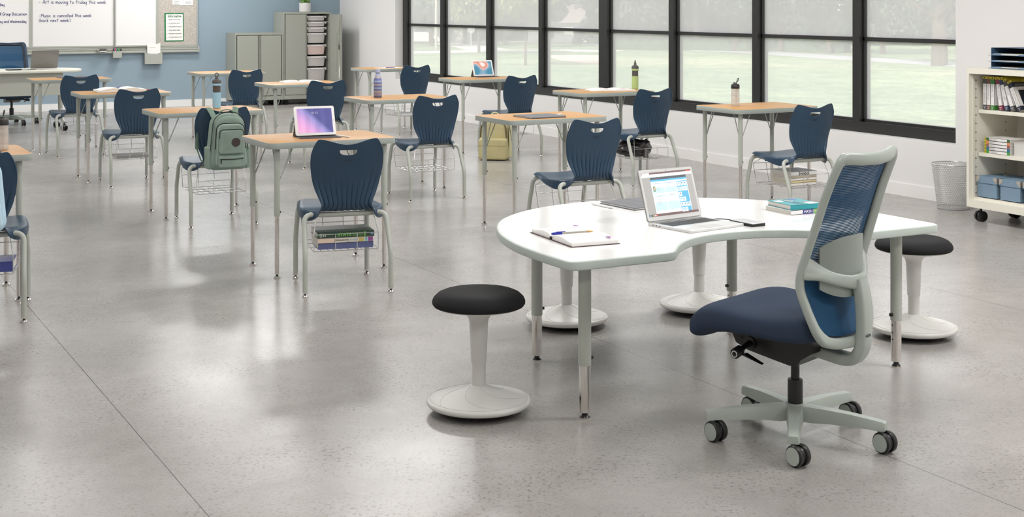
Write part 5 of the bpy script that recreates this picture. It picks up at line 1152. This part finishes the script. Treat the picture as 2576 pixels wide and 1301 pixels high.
t = thing('cable', 'short black cable beside the teacher desk laptop', 'cable', (2.78, 17.60, .7505)); b = B(); b.tube(smooth_curve([(-.07, 0, .004), (0, -.03, .004), (.06, 0, .004), (.10, .05, .004)], 6), .003, 6); b.build('cord', blackp, t)
darkf = mat('navy_chair_frame', (14, 48, 76), .5)
office_chair('office chair with dark blue mesh back behind the teacher desk', darkf, seat_fab, (2.77, 18.80, 0), 178, arms0=90+20, logo=False)

# ---------------------------------------------------------------- bookcase
beige = mat('putty_steel', (230, 226, 213), .42); beige_in = mat('putty_inside', (178, 174, 162), .5)
BX0, BX1, BY1, BY0, BZ0, BZ1 = 7.55, 8.05, 7.168, 6.25, .105, 1.096
t = thing('bookcase', 'putty coloured steel bookcase on black casters by the window wall', 'bookcase', ((BX0+BX1)/2, (BY0+BY1)/2, 0)); ox, oy = t.location.x, t.location.y
b = B(); e = .022
for y in (BY1-e/2, BY0+e/2): b.box(((BX0+BX1)/2-ox, y-oy, (BZ0+BZ1)/2), (BX1-BX0, e, BZ1-BZ0))
b.box((0, 0, BZ1-.020), (BX1-BX0, BY1-BY0-2*e, .04)); b.box((0, 0, BZ0+.026), (BX1-BX0, BY1-BY0-2*e, .052)); b.box((BX1-ox-.006, 0, (BZ0+BZ1)/2), (.012, BY1-BY0-2*e, BZ1-BZ0-.1))
for y in (BY1-e-.004, BY0+e+.004): b.box((BX0+.040-ox, y-oy, (BZ0+BZ1)/2), (.02, .006, BZ1-BZ0-.1))
b.build('body', beige, t, smooth=0)
b = B()
for z in (.20+.062*k for k in range(14)): b.box((7.62-ox, BY1-e-.0005-oy, z), (.008, .002, .008)); b.box((7.92-ox, BY1-e-.0005-oy, z), (.008, .002, .008))
b.build('shelf_slots', rubber, t, smooth=0)
for z in (.478, .786):
    b = B(); b.box((7.835-ox, 0, z), (.40, BY1-BY0-2*e-.02, .026)); b.build('shelf', beige, t, smooth=0)
b = B(); b.box((.01, 0, BZ0+.060), (.43, BY1-BY0-2*e-.006, .016)); b.build('shelf', beige, t, smooth=0)
for sx, sy in ((-1, 1), (-1, -1), (1, 1), (1, -1)): dual_caster(t, sx*.17, sy*.40, BZ0, .038, 75)
def shelf_book(label, y0, z0, thk, hgt, dep, cname, crgb, title, lean=0, flat=False, wide=None, group='nature books in the bookcase'):
    """spine faces -X; upright book: thickness along -Y"""
    cm = mat(cname, crgb, .5)
    t = thing('reference_book', label, 'book', (7.64, y0, z0), group=group, rot=(R(0 if flat else lean), 0, 0))
    wt = mat('spine_white', (228, 226, 224), .5); ye = mat('spine_yellow', (196, 178, 44), .5)
    if not flat:
        b = B(); b.box((dep/2+.002, -thk/2, hgt/2), (dep-.006, thk-.005, hgt-.005)); b.build('pages', paper_edge, t, smooth=0)
        b = B(); b.box((.001, -thk/2, hgt/2), (.002, thk, hgt)); b.box((dep/2, -.001, hgt/2), (dep, .002, hgt)); b.box((dep/2, -thk+.001, hgt/2), (dep, .002, hgt)); c = b.build('cover', wt, t, smooth=0)
        b = B(); b.box((.0005, -thk/2, hgt-.0085), (.0025, thk+.0004, .017), 0); b.box((dep/2, -thk-.0002, hgt-.0085), (dep, .0008, .017), 0); b.box((.0005, -thk/2, hgt-.0345), (.0025, thk+.0004, .035), 1); b.box((dep/2, -thk-.0002, hgt-.0345), (dep, .0008, .035), 1); b.box((.0005, -thk/2, .017), (.0025, thk+.0004, .034), 1); b.box((dep/2, -thk-.0002, .017), (dep, .0008, .034), 1); b.cyl((-.0008, -thk/2, hgt-.010), (-.0012, -thk/2, hgt-.010), .0045, seg=12, m=2); b.build('band_marking', [ye, cm, blackp], c, smooth=0)
        text(title, .027, mat('title_grey', (160, 156, 152), .7), c, (-.0010, -thk*.5+.009, hgt-.058), Matrix(((0, 0, -1), (0, -1, 0), (-1, 0, 0))).to_euler(), sx=.84, bold=-.0005)
        for j, s_ in enumerate(('Stevenson', 'Kids', 'Books')): text(s_, .006, mat('print_white2', (240, 240, 240), .6), c, (-.0010, -thk/2, .020-.007*j), (R(90), 0, R(-90)), ax='CENTER')
    else:
        b = B(); b.box((dep/2+.002, -hgt/2, thk/2), (dep-.006, hgt-.005, thk-.004)); b.build('pages', paper_edge, t, smooth=0)
        b = B(); b.box((.001, -hgt/2, thk/2), (.002, hgt, thk)); b.box((dep/2, -hgt/2, thk-.001), (dep, hgt, .002)); b.box((dep/2, -hgt/2, .001), (dep, hgt, .002)); c = b.build('cover', wt, t, smooth=0)
        b = B(); b.box((.0005, -.0085, thk/2), (.0025, .017, thk+.0003), 0); b.box((.0005, -.029, thk/2), (.0025, .024, thk+.0003), 1); b.box((.0005, -hgt+.016, thk/2), (.0025, .026, thk+.0003), 1); b.cyl((-.0008, -.008, thk/2), (-.0012, -.008, thk/2), .004, seg=12, m=2); b.build('band_marking', [ye, cm, blackp], c, smooth=0)
        text(title, .021, MATS['title_grey'], c, (-.0010, -.044, .0035), (R(90), 0, R(-90)), sx=.84, bold=-.0004)
    return t
Z1 = .8005
shelf_book('AMPHIBIANS book with grey bands, leftmost on the top shelf', 7.100, Z1, .034, .236, .19, 'band_grey', (78, 82, 86), 'AMPHIBIANS')
shelf_book('MAMMALS book with brown bands on the top shelf', 7.0655, Z1, .034, .236, .19, 'band_brown', (112, 80, 66), 'MAMMALS')
shelf_book('INSECTS book with green bands on the top shelf', 7.031, Z1, .036, .236, .19, 'band_green', (58, 122, 52), 'INSECTS')
Z1 += .002
shelf_book('MINERALS book with maroon bands, first to lean on the top shelf', 6.953, Z1-.001, .034, .236, .19, 'band_maroon', (128, 52, 76), 'MINERALS', -9)
shelf_book('WEATHER book with navy bands leaning on the MINERALS book', 6.900, Z1-.001, .034, .236, .19, 'band_navy', (50, 60, 88), 'WEATHER', -14)
shelf_book('CITIES book with charcoal bands leaning on the top shelf', 6.846, Z1-.001, .034, .232, .19, 'band_char', (80, 78, 76), 'CITIES', -20)
A_ = shelf_book('ASTRONOMY book with dark cover, most tilted on the top shelf', 6.783, Z1-.001, .036, .228, .19, 'band_ink', (34, 40, 56), 'ASTRONOMY', -26)
text('Stevenson Kids', .014, mat('ochre_ink', (110, 100, 30), .6), A_, (.012, -.0375, .214), (R(90), 0, 0)); text('ASTRONOMY', .022, MATS['title_grey'], A_, (.02, -.0375, .182), (R(90), 0, 0)); b = B(); b.box((.10, -.0368, .095), (.13, .0008, .11)); b.build('cover_picture', mat('night_sky', (20, 26, 44), .4, noise=.8, nscale=40), A_, smooth=0)
for i, (n_, cc) in enumerate((('FORESTS', (70, 150, 60)), ('FISHES', (40, 110, 136)), ('SHELLS', (140, 92, 96)), ('BIRDS', (206, 134, 84)), ('REPTILES', (62, 98, 60)))):
    shelf_book('%s book lying flat %s in the bookcase stack' % (n_, ('at the bottom', 'second from below', 'in the middle', 'second from the top', 'on top')[i]), 7.085, .4915+i*.0223, .022, .232, .19, 'flat_%s' % n_.lower(), cc, n_, flat=True)
t = thing('bookend', 'white metal box file standing right of the flat book stack', 'box file', (7.66, 6.845, .4915)); b = B(); b.box((.09, -.10, .045), (.18, .19, .09)); b.build('box_body', mat('file_white', (206, 204, 200), .5), t, smooth=0); b = B(); b.box((.09, -.10, .0905), (.183, .193, .003)); b.build('lid', MATS['file_white'], t, smooth=0)
boxb = mat('slate_blue_box', (118, 142, 162), .6, noise=.04)
corner = mat('corner_nickel', (206, 200, 192), .3, .7)
for i, (y1, l_) in enumerate(((7.138, 'slate blue lidded box at the left of the bottom shelf'), (6.930, 'slate blue lidded box in the middle of the bottom shelf'), (6.722, 'slate blue lidded box cut by the right picture edge'))):
    t = thing('storage_box', l_, 'box', (7.61, y1-.098, .1740), group='blue boxes on the bottom shelf'); w_, d_, h_ = .186, .27, .150
    b = B(); b.box((d_/2, 0, h_/2-.01), (d_-.012, w_-.012, h_-.03)); b.build('box_body', boxb, t, smooth=0)
    b = B(); b.box((d_/2, 0, h_-.022), (d_, w_, .046)); ld = b.build('lid', boxb, t, smooth=0)
    for sy in (-1, 1):
        g = B(); out = [(0, 0)]+[(.034*math.cos(R(a)), .040*math.sin(R(a))) for a in range(0, 91, 15)]
        g.rings([[(xx, sy*(w_/2+.0008-q[0]), h_+.001-q[1]) for q in out] for xx in (-.0016, .0002)]); g.box((.017, sy*(w_/2+.0006), h_-.02), (.034, .0014, .04)); g.cyl((-.0014, sy*(w_/2-.013), h_-.014), (-.005, sy*(w_/2-.013), h_-.014), .004, .002, 10); g.build('corner_guard', corner, ld)
    g = B(); g.box((.20, 0, h_+.003), (.03, .03, .006)); g.build('handle', corner, ld)
# letter tray
trm = mat('letter_tray_blue', (62, 88, 114), .4)
t = thing('letter_tray', 'three tier dark blue letter tray on top of the bookcase', 'tray', (7.63, 7.02, BZ1+.0005)); 
b = B(); b.box((.15, -.001, .074), (.29, .002, .148)); b.box((.15, -.36, .074), (.29, .002, .148)); b.box((.294, -.18, .074), (.002, .36, .148)); b.box((.16, -.18, .147), (.27, .36, .002)); b.build('case', trm, t, smooth=0)
for i in range(3):
    z = .002+.046*i; b = B(); b.box((.142, -.18, z+.001), (.30, .356, .002)); b.box((-.008, -.055, z+.005), (.003, .09, .010)); b.box((-.008, -.30, z+.005), (.003, .09, .010)); b.box((.0, .006, z+.001), (.03, .012, .002)); b.build('tier', mat('tray_blue_light', (104, 134, 160), .4), t, smooth=0)
    q = thing('paper_stack', ('loose papers in the lowest letter tray tier', 'loose papers in the middle letter tray tier', 'loose papers in the top letter tray tier')[i], 'paper', (7.635, 6.84, BZ1+.0030+z), group='papers in the letter tray'); b = B(); b.box((.14, 0, .0045), (.27, .33, .009 if i == 2 else .006)); b.build('sheets', paper_edge, q, smooth=0)

# ---------------------------------------------------------------- waste basket
m, nt, b_ = nodes('perforated_metal'); perf = m
b_.inputs['Base Color'].default_value = rgb(206, 206, 206); b_.inputs['Metallic'].default_value = .35; b_.inputs['Roughness'].default_value = .35
uv = N(nt, 'ShaderNodeUVMap'); sx_ = N(nt, 'ShaderNodeSeparateXYZ'); nt.links.new(uv.outputs[0], sx_.inputs[0])
def mth(op, a, c=None):
    n = N(nt, 'ShaderNodeMath', operation=op)
    for i, v in enumerate((a, c)):
        if v is None: continue
        if isinstance(v, (int, float)): n.inputs[i].default_value = v
        else: nt.links.new(v, n.inputs[i])
    return n.outputs[0]
U = mth('MULTIPLY', sx_.outputs[0], 52); V = mth('MULTIPLY', sx_.outputs[1], 22)
U2 = mth('ADD', U, mth('MULTIPLY', mth('MODULO', mth('FLOOR', V), 2), .5))
fu = mth('SUBTRACT', mth('FRACT', U2), .5); fv = mth('SUBTRACT', mth('FRACT', V), .5)
dd = mth('ADD', mth('MULTIPLY', fu, fu), mth('MULTIPLY', fv, fv))
nt.links.new(mth('GREATER_THAN', dd, .14), b_.inputs['Alpha'])
t = thing('waste_basket', 'silver perforated metal waste basket on the floor by the bookcase', 'waste basket', (7.93, 7.66, 0))
nseg = 64; b = B(); zz = [(.118, .016), (.122, .03), (.156, .325), (.160, .338)]
b.grid(lambda u, v: ((.119+.041*v)*math.cos(6.28318*u), (.119+.041*v)*math.sin(6.28318*u), .016+v*.322), nseg, 12)
me = b.mesh('perforated_wall', perf, 180); uvl = me.uv_layers.new(name='UVMap')
for p_ in me.polygons:
    for li, vi in zip(p_.loop_indices, p_.vertices): j, i = divmod(vi, nseg+1); uvl.data[li].uv = (i/nseg, j/12)
o = bpy.data.objects.new('perforated_wall', me); COL.objects.link(o); o.parent = t; me.set_sharp_from_angle(angle=R(80))
rimm = mat('basket_rim', (196, 196, 196), .3, .5)
b = B(); b.tube([(.161*math.cos(2*math.pi*k/48), .161*math.sin(2*math.pi*k/48), .339) for k in range(48)], .0048, 8, closed=True); b.build('rim', rimm, t)
b = B(); b.lathe([(.117, 0), (.120, .002), (.121, .018), (.118, .018), (.116, .004)], 48); b.build('base_ring', rimm, t)
